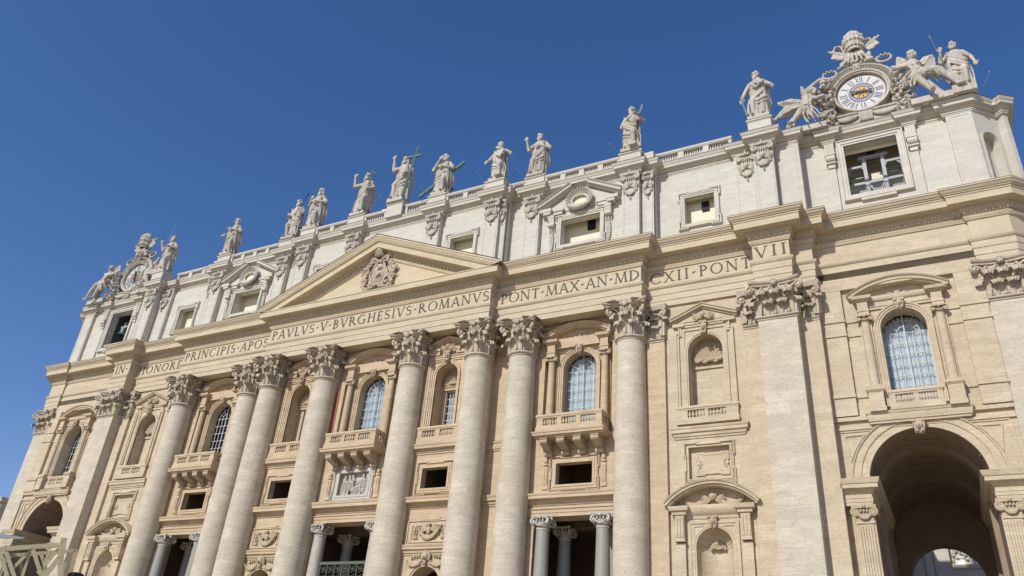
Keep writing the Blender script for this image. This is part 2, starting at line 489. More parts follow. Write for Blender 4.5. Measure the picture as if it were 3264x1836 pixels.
def base_mb():
    mb = MB(); mb.box(-1.85, 1.85, -1.85, 1.85, 0, .5)
    pr = [(1.5, .5)]
    for (rc, zc, rr) in ((1.62, .72, .21), (1.5, 1.12, .15)):
        pr += [(rc + rr * math.cos(R(a)), zc + rr * math.sin(R(a))) for a in range(-90, 91, 30)]
    mb.lathe(0, 0, pr + [(1.4, 1.28), (1.36, 1.36)], 32)
    return mb
sm, bs = shaft().mesh('giant_column', 'column', 50), base_mb().mesh('column_base', 'column')
for x, y in ((XA, .1), (XB_, .1), (XC, 1.05), (XD, 1.07)):
    for s in (-1, 1):
        o = bpy.data.objects.new('giant_column', sm); C.objects.link(o); o.parent = B; o.location = (s * x, y, ZB)
        for nm, me, z in (('capital', cap_mesh, 24.25), ('column_base', bs, 0)):
            c = bpy.data.objects.new(nm, me); C.objects.link(c); c.parent = o; c.location = (0, 0, z)
# pilasters: E projects far, F closes the front, and flat half pilasters stand beside D and E
def pilaster(x0, x1, yf, yb, mat='column', capn=3, sides=True, nm='giant_pilaster'):
    mb = MB(); mb.box(x0, x1, yf, yb, ZB + 1.2, 31.6)
    mb.sweep([(x0, yb), (x0, yf), (x1, yf), (x1, yb)], [(0, ZB), (.35, ZB), (.35, ZB + .5), (.2, ZB + .52), (.26, ZB + .8), (.1, ZB + 1.0), (.12, ZB + 1.2), (0, ZB + 1.22)], PL)
    o = mb.build(nm, mat, B)
    c = corinthian_flat((x1 - x0) / 2, yb - yf, capn).shift((x0 + x1) / 2, yf, 31.85).build('capital', 'capital', o, 60)
    return both(o)
pilaster(37.86, 40.8, .3, 2.6, capn=4)
pilaster(53.65, 56.33, 2.5, 3.6, capn=4)
def strip(x0, x1, yf, yb, cap_side=0, mat='end'):
    mb = MB(); mb.box(x0, x1, yf, yb, ZB + .5, 31.6)
    o = mb.build('half_pilaster', mat, B)
    cb = MB(); hw = (x1 - x0) / 2; xc = (x0 + x1) / 2
    cb.box(x0, x1, yf + .02, yb, 31.85, 34.6)
    cb.sweep([(x0, yf), (x1, yf)], [(-.1, 31.55), (.06, 31.6), (.06, 31.72), (.16, 31.76), (.18, 31.86), (-.1, 31.95)], PL)
    for z_, h_ in ((31.95, .95), (32.1, 1.7)): leaf(cb, (xc, yf + .02, z_), (0, -1), min(1.0, 2 * hw), h_, .46)
    sg = 1 if cap_side > 0 else -1
    spiral(cb, (xc + sg * hw * .9, yf - .35, 34.1), (sg, -.4, 0), (0, 0, 1), .36, 1.5, .14, start=math.pi / 2, sgn=-1)
    cb.ball((xc + sg * hw * .9, yf - .35, 34.1), .2, 8, 6)
    leaf(cb, (xc + sg * (hw - .1), yf, 32.1), (sg * .7, -.7), .8, 1.7, .46)
    cb.sweep([(x0, yf - .1), (x1 + .3 * sg, yf - .45)] if sg > 0 else [(x0 - .3, yf - .45), (x1, yf - .1)], [(-.5, 34.5), (0, 34.55), (.06, 34.75), (.1, 34.95), (-.5, 34.98)], PL)
    cb.build('capital', 'capital', o, 60)
    return both(o)
strip(28.3, 29.9, 1.42, 1.9, 1, 'wall')
strip(36.45, 37.86, 1.42, 1.9, -1)
strip(40.8, 42.28, 1.5, 2.6, 1)

# ---- the walls of the two lower storeys, bay by bay, with their openings
def arch_hole(cx, r, zb, zs, n=20): return list(reversed(archpath(cx, r, zb, zs, n)))
def seg_hole(cx, hw, sag, z):
    Rr = (hw ** 2 + sag ** 2) / (2 * sag); zc = z + sag - Rr; a0 = math.degrees(math.asin((z - zc) / Rr)); return arc(cx, zc, Rr - .03, a0 + 5, 175 - a0, 16)
def reveal(mb, hole, y0, y1): mb.sweep(hole, [(0, y0), (0, y1)], EL, closed=True)
W0, WAB, WCD, WDE, WEF = .75, .75, 1.85, 1.75, 2.7
def bay_wall(x0, x1, y, holes, mat, revs, name='bay_wall', z0=ZB, z1=35.3, mir=True):
    mb = MB(); mb.wall(rect(x0, x1, z0, z1), holes, y)
    for h, y1 in revs: reveal(mb, h, y, y1)
    o = mb.build(name, mat, B)
    return both(o) if mir else o
# centre
hc_door = rect(-4.0, 4.0, ZB, 17.6); hc_rel = rect(-1.7, 1.7, 20.1, 22.2); hc_win = arch_hole(0, 1.58, 24.3, 30.75)
hc_ty = seg_hole(0, 3.2, 1.12, 33.3)
hc_bay = rect(-3.25, 3.25, 24.25, 32.6)
bay_wall(-5.3, 5.3, W0, [hc_door, hc_rel, hc_bay, hc_ty], 'wall', [(hc_ty, W0 + .45), (hc_door, 2.2), (hc_rel, 1.15), (hc_bay, W0 + .55)], mir=False)
bay_wall(-3.3, 3.3, W0 + .5, [hc_win], 'wall', [(hc_win, 2.05)], z0=24.2, z1=32.7, mir=False)
# a-b
XN = 8.93
ha_door = arch_hole(9.2, 1.5, ZB, 12.1); ha_mz = rect(7.63, 10.31, 20.2, 22.03); ha_ni = arch_hole(XN, 1.2, 24.4, 30.97)
bay_wall(5.3, 12.66, WAB, [ha_door, ha_mz, ha_ni], 'wall', [(ha_door, 2.6), (ha_mz, 1.3), (ha_ni, 2.2)])
mb = MB(); mb.box(13.6, 15.9, 1.5, 2.2, ZB, 35.3); mb.box(12.66, 13.6, W0, 2.2, ZB, 35.3)
both(mb.build('bay_wall', 'wall', B))
# c-d
XW = 21.9
hd_door = rect(18.45, 25.35, ZB, 17.5); hd_mz = rect(20.26, 23.52, 20.07, 21.88); hd_win = arch_hole(XW - .1, 1.6, 24.3, 30.65)
hd_ty = seg_hole(XW - .05, 3.22, 1.12, 33.3)
hd_bay = rect(XW - 3.25, XW + 3.2, 24.25, 32.6)
bay_wall(15.9, 28.3, WCD, [hd_door, hd_mz, hd_bay, hd_ty], 'wall', [(hd_ty, WCD + .45), (hd_door, 3.4), (hd_mz, 2.4), (hd_bay, WCD + .55)])
bay_wall(XW - 3.3, XW + 3.25, WCD + .5, [hd_win], 'wall', [(hd_win, 3.25)], z0=24.2, z1=32.7)
# d-e
XQ = 33.2
he_ni = arch_hole(XQ, 1.42, 24.4, 30.45); he_low = arch_hole(XQ, 1.34, ZB + 2, 14.8); he_pan = rect(31.55, 34.7, 19.75, 22.25)
he_ty = seg_hole(XQ, 3.3, 1.5, 17.6)
bay_wall(29.9, 36.45, WDE, [he_ni, he_low, he_pan, he_ty], 'end', [(he_ty, WDE + .4), (he_ni, 3.0), (he_pan, 2.05)])
# e-f
XK = 47.93
hf_win = arch_hole(XK, 1.6, 24.4, 30.62); hf_arch = arch_hole(47.75, 3.68, ZB, 19.05, 36)
hf_ty = seg_hole(XK, 3.35, 1.12, 33.3)
bay_wall(42.2, 53.7, WEF, [hf_win, hf_arch, hf_ty], 'end', [(hf_ty, WEF + .45), (hf_win, 3.95)], z1=38)
# the chamfered ends beyond F
mb = MB(); mb.box(56.33, 57.2, 3.4, 6, ZB, 35.3)
mb.add([(56.33, 2.5, ZB), (59.2, 5.4, ZB), (59.2, 5.4, 35.1), (56.33, 2.5, 35.1), (59.2, 30, ZB), (59.2, 30, 35.1)], [(0, 1, 2, 3), (1, 4, 5, 2)])
both(mb.build('end_wall', 'end', B))

# ---- string courses and portals
def course(x0, x1, y, z0, z1, out, name='string_course', mat='wall', soff=True, mir=True, parent=None):
    mb = MB(); h = z1 - z0
    mb.sweep([(x0, y + .3), (x0, y), (x1, y), (x1, y + .3)], [(-.2, z0 - .45), (.08, z0 - .45), (.08, z0 - .3), (.16, z0 - .28), (.2, z0 - .06), (out - .1, z0), (out - .1, z0 + h * .55), (out - .06, z0 + h * .6), (out, z0 + h * .95), (out, z1), (-.2, z1 + .05)], PL)
    o = mb.build(name, mat, B)
    return both(o) if mir else o
course(-5.3, 5.3, W0, 18.9, 19.42, .75, mir=False)
course(5.3, 12.0, WAB, 18.9, 19.35, .75)
course(13.7, 15.8, 1.5, 18.95, 19.4, .45)
course(15.9, 27.0, WCD, 18.88, 19.3, .75)
course(13.7, 15.8, 1.5, 23.8, 24.2, .2)
course(5.7, 12.0, WAB, 14.97, 15.33, .45)
course(6.42, 11.42, WAB, 23.78, 24.2, .6)
for x0, x1, y, zb in ((-4.4, 4.4, W0, 17.6), (17.9, 25.9, WCD, 17.5)):
    mb = MB()
    mb.sweep([(x0, y + .2), (x0, y), (x1, y), (x1, y + .2)], [(-.1, zb), (.1, zb), (.1, zb + .3), (.15, zb + .31), (.15, zb + .55), (.24, zb + .6), (.24, zb + .68), (-.1, zb + .7)], PL)
    o = mb.build('portal_lintel', 'wall', B)
    if x0 > 0: both(o)
# ionic columns of the portals: in front and deep in the portico
def ionic_cap(mb, r, s=1.0):
    mb.lathe(0, 0, [(r, -.14), (r * 1.08, -.12), (r * 1.1, -.05), (r, 0), (r, .3), (r * 1.2, .42), (r * 1.2, .5)], 18)
    for sx in (-1, 1):
        for sy in (-1, 1):
            o = Vector((sx * .707, sy * .707, 0))
            spiral(mb, o * (r * 1.55) + Vector((0, 0, .48)), o, (0, 0, 1), .27 * s, 1.7, .1 * s, start=math.pi / 2, sgn=-1)
            mb.ball(o * (r * 1.55) + Vector((0, 0, .46)), .15 * s, 7, 5)
    for k in range(4):
        a = k * math.pi / 2; o = Vector((math.cos(a), math.sin(a), 0)); t = Vector((-o.y, o.x, 0))
        pts = [o * (r * 1.25) + t * (q * r * .9) + Vector((0, 0, .42 - .26 * (1 - q * q))) for q in (-1, -.5, 0, .5, 1)]
        mb.tube(pts, .07 * s, 6); mb.ball(o * (r * 1.38) + Vector((0, 0, .8)), .15 * s, 7, 5)
        for q in (-.5, 0, .5): mb.ball(o * (r * 1.2) + t * q * r + Vector((0, 0, .58)), (.1 * s, .1 * s, .12 * s), 6, 4)
    h = r * 1.5; pts = []
    for k in range(4):
        a = k * math.pi / 2; ca, sa = math.cos(a), math.sin(a)
        for i in range(7):
            f = i / 6 * 2 - 1; x = f * (h - .06); y = -(h - .2 * (1 - f * f)); pts.append((x * ca - y * sa, x * sa + y * ca))
    mb.sweep(pts, [(-.3, .72), (-.06, .74), (0, .82), (.02, .94), (-.3, .95)], PL, closed=True)
def ionic(x, y, zt, r, mat, capmat, h=9.0):
    mb = MB(); mb.lathe(0, 0, [(r * 1.12, ZB + .4 - zt), (r * 1.1, -h * .5), (r, -1.0)], 24)
    o = mb.build('portal_column', mat, B); o.location = (x, y, zt)
    cb = MB(); ionic_cap(cb, r); c = cb.build('capital', capmat, o, 60); c.location = (0, 0, -1.0)
    return o
for s in (-1, 1):
    ionic(s * 19.35, 1.75, 17.5, .53, 'grey', 'marble'); ionic(s * 24.55, 1.75, 17.5, .53, 'grey', 'marble')
    ionic(s * 19.9, 4.9, 17.4, .5, 'grey', 'marble'); ionic(s * 24.1, 4.9, 17.4, .5, 'grey', 'marble')
    ionic(s * 3.2, 1.2, 17.6, .55, 'cipo', 'marble'); ionic(s * 2.6, 4.6, 17.4, .5, 'grey', 'marble')
# portico behind: dim rooms, closed all round
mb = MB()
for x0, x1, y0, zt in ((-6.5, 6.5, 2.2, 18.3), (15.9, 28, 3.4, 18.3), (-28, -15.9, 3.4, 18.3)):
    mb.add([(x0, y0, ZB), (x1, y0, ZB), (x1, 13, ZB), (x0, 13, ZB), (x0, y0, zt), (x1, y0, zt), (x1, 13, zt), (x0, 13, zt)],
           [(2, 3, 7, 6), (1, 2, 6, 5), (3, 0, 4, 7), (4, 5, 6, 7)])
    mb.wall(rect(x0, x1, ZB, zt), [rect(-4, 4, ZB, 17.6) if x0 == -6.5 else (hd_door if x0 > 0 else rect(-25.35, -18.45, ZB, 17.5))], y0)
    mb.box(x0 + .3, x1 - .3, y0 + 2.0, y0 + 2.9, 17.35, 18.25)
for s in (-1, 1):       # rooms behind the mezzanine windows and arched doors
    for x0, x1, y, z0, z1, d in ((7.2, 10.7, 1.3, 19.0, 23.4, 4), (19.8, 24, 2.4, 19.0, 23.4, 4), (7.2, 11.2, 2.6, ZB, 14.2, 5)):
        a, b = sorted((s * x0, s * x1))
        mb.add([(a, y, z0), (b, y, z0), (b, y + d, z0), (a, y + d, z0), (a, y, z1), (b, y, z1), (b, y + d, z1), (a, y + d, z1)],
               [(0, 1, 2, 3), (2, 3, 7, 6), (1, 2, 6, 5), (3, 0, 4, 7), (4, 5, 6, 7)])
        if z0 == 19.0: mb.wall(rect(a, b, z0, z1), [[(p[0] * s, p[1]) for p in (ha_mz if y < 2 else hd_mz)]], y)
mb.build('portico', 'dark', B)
# metal grille across the central doorway
mb = MB(); mb.box(-2.75, 2.75, 1.1, 1.3, 14.0, 14.25); mb.box(-2.75, 2.75, 1.1, 1.3, 12.3, 12.42)
for i in range(7):
    x = -2.5 + i * .83
    mb.box(x - .04, x + .04, 1.15, 1.25, 12.4, 14.05)
    if i < 6:
        cx = x + .415
        for cz in (12.85, 13.6):
            for q in range(4):
                a = q * math.pi / 2 + math.pi / 4
                spiral(mb, (cx + .18 * math.cos(a), 1.2, cz + .18 * math.sin(a)), (math.cos(a), 0, math.sin(a)), (-math.sin(a), 0, math.cos(a)), .17, 1.2, .03, n=14, k=4)
            mb.ball((cx, 1.18, cz), .09, 6, 4)
mb.build('door_grille', 'grille', B)
# ---- mezzanine window frames and panels
def ear_frame(x0, x1, z0, z1, y, wd, mat, name, e=.12, out=.22):
    mb = MB()
    mb.sweep(rect(x0, x1, z0, z1), [(0, y + .05), (0, y - out * .7), (wd * .3, y - out * .7), (wd * .32, y - out * .45), (wd * .62, y - out * .5), (wd * .64, y - out * .2), (wd * .64, y + .05)], EL, closed=True)
    mb.sweep(ears(x0 - wd * .62, x1 + wd * .62, z0 - wd * .62, z1 + wd * .62, e, .8), [(-.06, y + .05), (-.04, y - out * .6), (.02, y - out), (.12, y - out * .7), (.14, y + .05)], EL, closed=True)
    return mb
both(ear_frame(7.63, 10.31, 20.2, 22.03, WAB, .6, 'wall', '').build('mezzanine_frame', 'wall', B))
both(ear_frame(20.26, 23.52, 20.07, 21.88, WCD, .62, 'wall', '').build('mezzanine_frame', 'wall', B))
ear_frame(-1.7, 1.7, 20.1, 22.2, W0, .72, 'marble', '').build('relief_frame', 'marble', B)
both(ear_frame(31.55, 34.7, 19.75, 22.25, WDE, .28, 'end', '', e=.1).build('panel_frame', 'end', B))
mb = MB()
mb.box(31.5, 34.75, 2.05, 2.2, 19.7, 22.3)
mb.sweep(ears(32.2, 34.4, 20.25, 21.75, .1, .45), [(-.3, 2.06), (-.12, 2.06), (-.08, 1.93), (.06, 1.93), (.08, 2.06)], EL, closed=True)
mb.box(32.2, 34.4, 1.96, 2.1, 20.25, 21.75)
for sx in (32.2, 34.4):
    sg = 1 if sx < 33 else -1
    for q in range(5):
        a = R(-70 + q * 35); mb.ball((sx + sg * .24 * math.cos(a), 1.92, 21.0 + .3 * math.sin(a)), (.09, .06, .09), 6, 4)
    mb.ball((sx, 1.93, 21.0), (.14, .08, .2), 8, 5)
both(mb.build('carved_panel', 'end', B))
def herm(mb, x, z0, z1, y):
    mb.box(x - .2, x + .2, y - .12, y, z0 + .4, z1 - .75)
    mb.box(x - .26, x + .26, y - .1, y, z0, z0 + .36)
    for q in (-.1, .1): mb.box(x + q - .05, x + q + .05, y - .17, y, z0 + .55, z1 - .95)
    mb.ball((x, y - .16, z1 - .32), (.19, .16, .26), 8, 6); mb.ball((x, y - .14, z1 - .62), (.24, .12, .14), 8, 5)
    mb.ball((x, y - .2, z1 - .34), (.05, .12, .06), 6, 4)
for cx, hx, y in ((0, 2.82, W0), (21.9, 2.6, WCD)):
    for sg in (-1, 1):
        mb = MB(); herm(mb, cx + sg * hx, 19.75, 22.45, y); o = mb.build('herm_strip', 'wall', B)
        if cx: both(o)
# ---- arched windows, their colonnettes and curved pediments
def window_pane(cx, r, zb, zs, y, parent, nx=6, dz=.86):
    """glass, glazing bars and a drawn curtain of one arched window"""
    mb = MB(); mb.slab([(cx + r, zb)] + arc(cx, zs, r, 0, 180, 24) + [(cx - r, zb)], y, y + .03)
    mb.build('pane', 'glass', parent)
    bars = MB(); t = .024
    rr = lambda x: zs + math.sqrt(max(0, r * r - (x - cx) ** 2))
    for i in range(nx + 1):
        x = cx - r + 2 * r * i / nx; ww = t * (1.7 if i in (0, nx // 2, nx) else 1)
        bars.box(x - ww, x + ww, y - .09, y - .01, zb, zs if i != nx // 2 else zs + r)
    z = zs
    while z > zb + .1: bars.box(cx - r, cx + r, y - .085, y - .012, z - t, z + t); z -= dz
    for q in (.36, .68, 1.0):
        bars.sweep(list(reversed(arc(cx, zs, r * q, 0, 180, 20))), [(-t, y - .012), (-t, y - .085), (t, y - .085), (t, y - .012)])
    for q in range(1, 6):
        if q == 3: continue
        a = R(30 * q); bars.beam((cx + r * .36 * math.cos(a), y - .05, zs + r * .36 * math.sin(a)), (cx + r * math.cos(a), y - .05, zs + r * math.sin(a)), .045, .045)
    bars.build('glazing_bars', 'mullion', parent)
    cu = MB(); n = 60
    cu.grid(lambda u, v: (cx - r * .99 + 2 * r * .99 * u, y + .2 + .06 * math.sin(u * 60 + .4 * math.sin(v * 5)) + .012 * math.sin(u * 131), zb + (zs + math.sqrt(max(0, r * r - (r * .99 * (2 * u - 1)) ** 2)) * .93 - zb) * v), n * 2, 6)
    cu.build('curtain', 'curtain', parent)
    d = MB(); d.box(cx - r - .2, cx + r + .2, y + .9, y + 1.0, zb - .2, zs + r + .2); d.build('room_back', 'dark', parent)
def colonnette(x, y, z0, z1, r, mat, parent, nm='colonnette'):
    mb = MB()
    mb.box(x - r * 1.5, x + r * 1.5, y - r * 1.5, y + r * 1.5, z0, z0 + .16)
    mb.lathe(x, y, [(r * 1.35, .16), (r * 1.4, .24), (r * 1.25, .34), (r * 1.05, .38), (r, .5), (r * .99, (z1 - z0) * .4), (r * .87, z1 - z0 - .52)], 20, z=z0)
    o = mb.build(nm, mat, parent)
    cb = MB(); cb.lathe(x, y, [(r * .87, 0), (r * 1.02, .03), (r * 1.02, .08), (r * .9, .1), (r * .95, .26), (r * 1.2, .33)], 16, z=z1 - .52)
    cb.box(x - r * 1.45, x + r * 1.45, y - r * 1.4, y + r * 1.4, z1 - .1, z1)
    for sx in (-1, 1):
        spiral(cb, (x + sx * r * 1.2, y - r * .95, z1 - .24), (sx, 0, 0), (0, 0, 1), .2, 1.5, .07, start=math.pi / 2, sgn=-1)
        cb.tube([(x + sx * r * 1.2, y - r * 1.1, z1 - .24), (x + sx * r * 1.2, y + r, z1 - .24)], .13, 8)
    cb.ball((x, y - r * 1.1, z1 - .12), .1, 6, 4)
    cb.tube([(x - r, y - r * 1.05, z1 - .28), (x, y - r * 1.2, z1 - .42), (x + r, y - r * 1.05, z1 - .28)], .05, 6)
    cb.build('capital', 'relief', o)
    return o
def cherub(mb, x, y, z, k=1.0, wing=1.0):
    mb.ball((x, y - .16 * k, z), (.24 * k, .22 * k, .28 * k), 10, 7)
    mb.ball((x, y - .38 * k, z - .02 * k), (.05 * k, .06 * k, .07 * k), 6, 4)
    for q in range(9):
        a = R(-10 + q * 25); mb.ball((x + .23 * k * math.cos(a), y - .14 * k, z + .07 * k + .24 * k * math.sin(a)), .075 * k, 6, 4)
    for sx in (-1, 1):
        for q in range(5):
            a = R(-38 + q * 17); L_ = (.62 + .08 * q) * k * wing
            e = (x + sx * (.15 * k + L_ * math.cos(a)), y - .06, z - .2 * k + L_ * math.sin(a) * .9)
            mb.tube([(x + sx * .15 * k, y - .12, z - .2 * k), ((x + sx * .15 * k + e[0]) / 2, y - .14, (z - .2 * k + e[2]) / 2 + .03), e], [.06 * k, .11 * k, .04 * k], 6)
def mask_key(mb, x, y, zt, zb, w=.34):
    """carved keystone"""
    mb.add([(x - w, y, zt), (x + w, y, zt), (x + w * .7, y, zb), (x - w * .7, y, zb), (x - w, y - .3, zt), (x + w, y - .3, zt), (x + w * .7, y - .2, zb), (x - w * .7, y - .2, zb)],
           [(4, 5, 6, 7), (0, 1, 5, 4), (1, 2, 6, 5), (2, 3, 7, 6), (3, 0, 4, 7)])
    zm = (zt + zb) / 2
    mb.ball((x, y - .3, zm + .05), (w * .62, .16, .28), 8, 6); mb.ball((x, y - .44, zm), (.06, .09, .09), 6, 4)
    for sx in (-1, 1):
        mb.ball((x + sx * w * .8, y - .26, zt - .12), (.17, .14, .13), 7, 5); mb.ball((x + sx * w * .4, y - .3, zb + .18), (.13, .12, .16), 6, 4)
def garland(mb, x0, x1, z0, sag, y, rad=.16, n=13):
    for i in range(n):
        f = i / (n - 1); q = 1 - (2 * f - 1) ** 2
        mb.ball((x0 + (x1 - x0) * f, y - .08 - .06 * q, z0 - sag * q), (rad * (.7 + .5 * q), rad * .9, rad * (.8 + .5 * q)), 7, 5)
        mb.ball((x0 + (x1 - x0) * f + .07, y - .16, z0 - sag * q + .1 * math.sin(i * 2.1)), rad * .55, 6, 4)
def aedicule(cx, off, yw, yc, glass, r, zs, zb, colz0, mat, seg_hw, seg_r, green=False, ped_y=None, rec=0.0):
    mb = MB(); yr = yw + rec; py = yw - .45 if ped_y is None else ped_y
    mb.sweep(archpath(cx, r, zb, zs), [(0, yr + .1), (0, yr - .1), (.14, yr - .1), (.15, yr - .17), (.3, yr - .17), (.31, yr - .24), (.44, yr - .27), (.46, yr + .1)])
    for sx in (-1, 1):
        x = cx + sx * off
        mb.box(x - .4, x + .4, yc - .4, yr + .1, 31.75, 32.05); mb.box(x - .45, x + .45, yc - .45, yr + .1, 32.05, 32.17)
        mb.box(x - .37, x + .37, yc - .37, yr + .1, 32.17, 32.98)
        mb.sweep([(x - .37, yw), (x - .37, yc - .37), (x + .37, yc - .37), (x + .37, yw)], [(-.1, 32.9), (.1, 32.92), (.14, 33.02), (.3, 33.06), (.34, 33.2), (.36, 33.3), (-.1, 33.32)], PL)
        mb.box(x - .42, x + .42, yr - .16, yr + .05, 24.3, 31.7)
    mb.sweep([(cx - off + .37, yr - .1), (cx + off - .37, yr - .1)], [(-.6, 32.3), (.04, 32.32), (.04, 32.5), (.1, 32.52), (.1, 32.9), (.2, 32.95), (.26, 33.06), (.28, 33.22), (-.6, 33.25)], PL)
    # curved pediment: a ring piece that rests on the two blocks
    sag = 1.12; Rr = (seg_hw ** 2 + sag ** 2) / (2 * sag); zc = 33.3 + sag - Rr; a0 = math.degrees(math.asin((33.3 - zc) / Rr))
    mb.sweep(arc(cx, zc, Rr, a0, 180 - a0, 26), [(-.02, yw + .2), (-.02, py + .32), (.1, py + .28), (.12, py + .12), (.3, py + .1), (.32, py + .04), (.36, py), (.44, py - .06), (.46, yw + .2)])
    mb.slab([(p[0], p[1]) for p in arc(cx, zc, Rr, a0, 180 - a0, 26)], yw + .4, yw + .6)
    o = mb.build('arched_window', mat, B)
    rb = MB(); mask_key(rb, cx, yr - .22, 32.85, 31.9)
    z = 33.55
    rb.build('keystone', 'relief', o); rb = MB()
    cherub(rb, cx, yw + .4, z + .12, .8); garland(rb, cx - 1.9, cx - .5, z - .02, .22, yw + .4, .13, 9); garland(rb, cx + .5, cx + 1.9, z - .02, .22, yw + .4, .13, 9)
    rb.build('carving', 'relief', o)
    for sx in (-1, 1): colonnette(cx + sx * off, yc, colz0, 31.75, .34, mat, o)
    if green:
        gmb = MB(); hole = list(reversed(archpath(cx, r + .5, 24.4, zs)))
        gmb.wall(rect(cx - off + .4, cx + off - .4, 24.45, 32.28), [hole], yr - .05); gmb.build('marble_inlay', 'green', o)
        rm = MB(); 
        for sx in (-1, 1): rm.box(sx * 3.98 - .26, sx * 3.98 + .26, yw - .06, yw + .05, 24.6, 30.8)
        rm.build('red_inlay', 'red', o)
    window_pane(cx, r, zb, zs, glass, o)
    return o
both(aedicule(XW - .05, 2.55, WCD, 1.9, 3.2, 1.57, 30.65, 24.3, 24.25, 'wall', 3.22, 0, ped_y=1.42, rec=.5))
aedicule(0, 2.55, W0, .8, 2.0, 1.55, 30.75, 24.3, 24.25, 'wall', 3.2, 0, green=True, ped_y=.3, rec=.5)
both(aedicule(XK, 2.55, WEF, 2.5, 3.9, 1.57, 30.62, 24.4, 25.7, 'end', 3.35, 0, ped_y=2.15))
# side strips and mouldings of the end bays
mb = MB()
for x0, x1 in ((42.28, 43.95), (51.85, 53.65)):
    mb.box(x0, x1, 2.35, 2.75, 23.9, 34.3)
    for z in (25.3, 30.3, 31.5): mb.box(x0 - .02, x1 + .05, 2.25, 2.7, z, z + .22)
for z in (25.3, 30.3, 31.5): mb.box(43.97, 45.0, 2.6, 2.75, z, z + .2); mb.box(50.9, 51.84, 2.6, 2.75, z, z + .2)
mb.box(42.28, 53.65, 2.35, 2.75, 34.32, 35.1)
mb.box(42.28, 53.65, 2.45, 2.75, 23.55, 23.85)
mb.box(42.28, 53.65, 2.55, 2.75, 22.9, 23.1)
both(mb.build('wall_panel', 'end', B))
# ---- balconies
bal = MB().lathe(0, 0, [(.1, 0), (.1, .05), (.05, .08), (.08, .16), (.115, .25), (.1, .34), (.05, .48), (.045, .55), (.085, .58), (.085, .62)], 10)
bal_mesh = {k: bal.mesh('baluster', k, 50) for k in ('wall', 'end')}
def balcony(cx, hw, yf, yw, groups, n, mat, consoles, ztop=25.72, slab=True, shelf=None):
    mb = MB(); zr = ztop - .34; zb0 = zr - .64
    path = [(cx - hw, yw), (cx - hw, yf), (cx + hw, yf), (cx + hw, yw)]
    mb.sweep(path, [(-.3, zr), (.0, zr), (.02, zr + .1), (.07, zr + .14), (.07, zr + .3), (.04, zr + .34), (-.3, zr + .34)], PL)
    mb.sweep(path, [(-.28, 24.1), (.05, 24.1), (.05, zb0 - .12), (.01, zb0 - .1), (.01, zb0), (-.28, zb0)], PL)
    xs = [cx - hw] + [v for g_ in groups for v in g_] + [cx + hw]
    for a, b in zip(xs[::2], xs[1::2]): mb.box(a + .01, b - .01, yf + .02, yf + .26, zb0 - .01, zr + .01)
    if yw - yf > .6:
        for sx in (-1, 1): mb.box(cx + sx * (hw - .14) - .12, cx + sx * (hw - .14) + .12, yf + .28, yf + .5, zb0, zr); mb.box(cx + sx * (hw - .14) - .12, cx + sx * (hw - .14) + .12, yw - .3, yw, zb0, zr)
    if slab:
        mb.sweep([(cx - hw, yw), (cx - hw, yf), (cx + hw, yf), (cx + hw, yw)], [(-1.2, 23.72), (.0, 23.72), (.04, 23.8), (.22, 23.84), (.22, 24.02), (.28, 24.06), (.3, 24.18), (-1.2, 24.2)], PL)
        mb.box(cx - hw + .2, cx + hw - .2, yf + .2, yw, 23.7, 24.15)
    o = mb.build('balcony', mat, B)
    for a, b in groups:
        for i in range(n):
            q = bpy.data.objects.new('baluster', bal_mesh[mat]); C.objects.link(q); q.parent = o
            q.location = (a + (b - a) * (i + .5) / n, yf + .14, zb0)
    if yw - yf > .6:
        for sx in (-1, 1):
            for i in range(2):
                q = bpy.data.objects.new('baluster', bal_mesh[mat]); C.objects.link(q); q.parent = o
                q.location = (cx + sx * (hw - .14), yf + .68 + i * (yw - yf - 1.1) / 1.6, zb0)
    for x in consoles:
        c = MB(); D_ = yw - yf; pr = []
        for i in range(13):
            f = i / 12; pr.append((yw - D_ * .93 * (1 - f) ** .8 - .16 * math.sin(f * math.pi * 2) , 23.55 - 1.05 * f - .1 * math.sin(f * math.pi * 2)))
        pts = [(yw, 23.72), (yf + .12, 23.72)] + pr + [(yw, 22.5)]
        c.slab(pts, x - .3, x + .3, lambda u, v, d: (d, u, v))
        c.tube([(x - .34, yf + .28, 23.42), (x + .34, yf + .28, 23.42)], .25, 12); c.tube([(x - .33, yw - .28, 22.65), (x + .33, yw - .28, 22.65)], .2, 10)
        for q in range(4): c.ball((x - .21 + .14 * q, yf + .1, 23.38), .09, 6, 4)
        c.box(x - .38, x + .38, yf + .02, yw, 23.6, 23.73)
        c.build('console', 'relief', o)
    return o
both(balcony(21.88, 2.96, .25, WCD, [(19.52, 20.8), (21.24, 22.54), (22.98, 24.28)], 5, 'wall', (19.6, 21.15, 22.65, 24.2)))
balcony(0, 2.94, -.95, W0, [(-2.3, -1.0), (-.64, .64), (1.0, 2.3)], 5, 'wall', (-2.25, -.75, .75, 2.25))
both(balcony(8.9, 2.45, .4, WAB, [(7.2, 8.6), (9.1, 10.5)], 5, 'wall', (), ztop=25.86, slab=False))
both(balcony(XQ, 2.42, 1.42, WDE, [(31.65, 33.0), (33.3, 34.65)], 5, 'end', (), ztop=25.6, slab=False))
both(balcony(XK, 1.72, 2.42, WEF, [(46.6, 47.75), (48.1, 49.25)], 6, 'end', (), ztop=25.58, slab=False))
course(30.55, 35.9, WDE, 23.45, 23.9, .42, mat='end')
course(44.75, 51.0, 2.4, 23.58, 23.93, .32, mat='end')
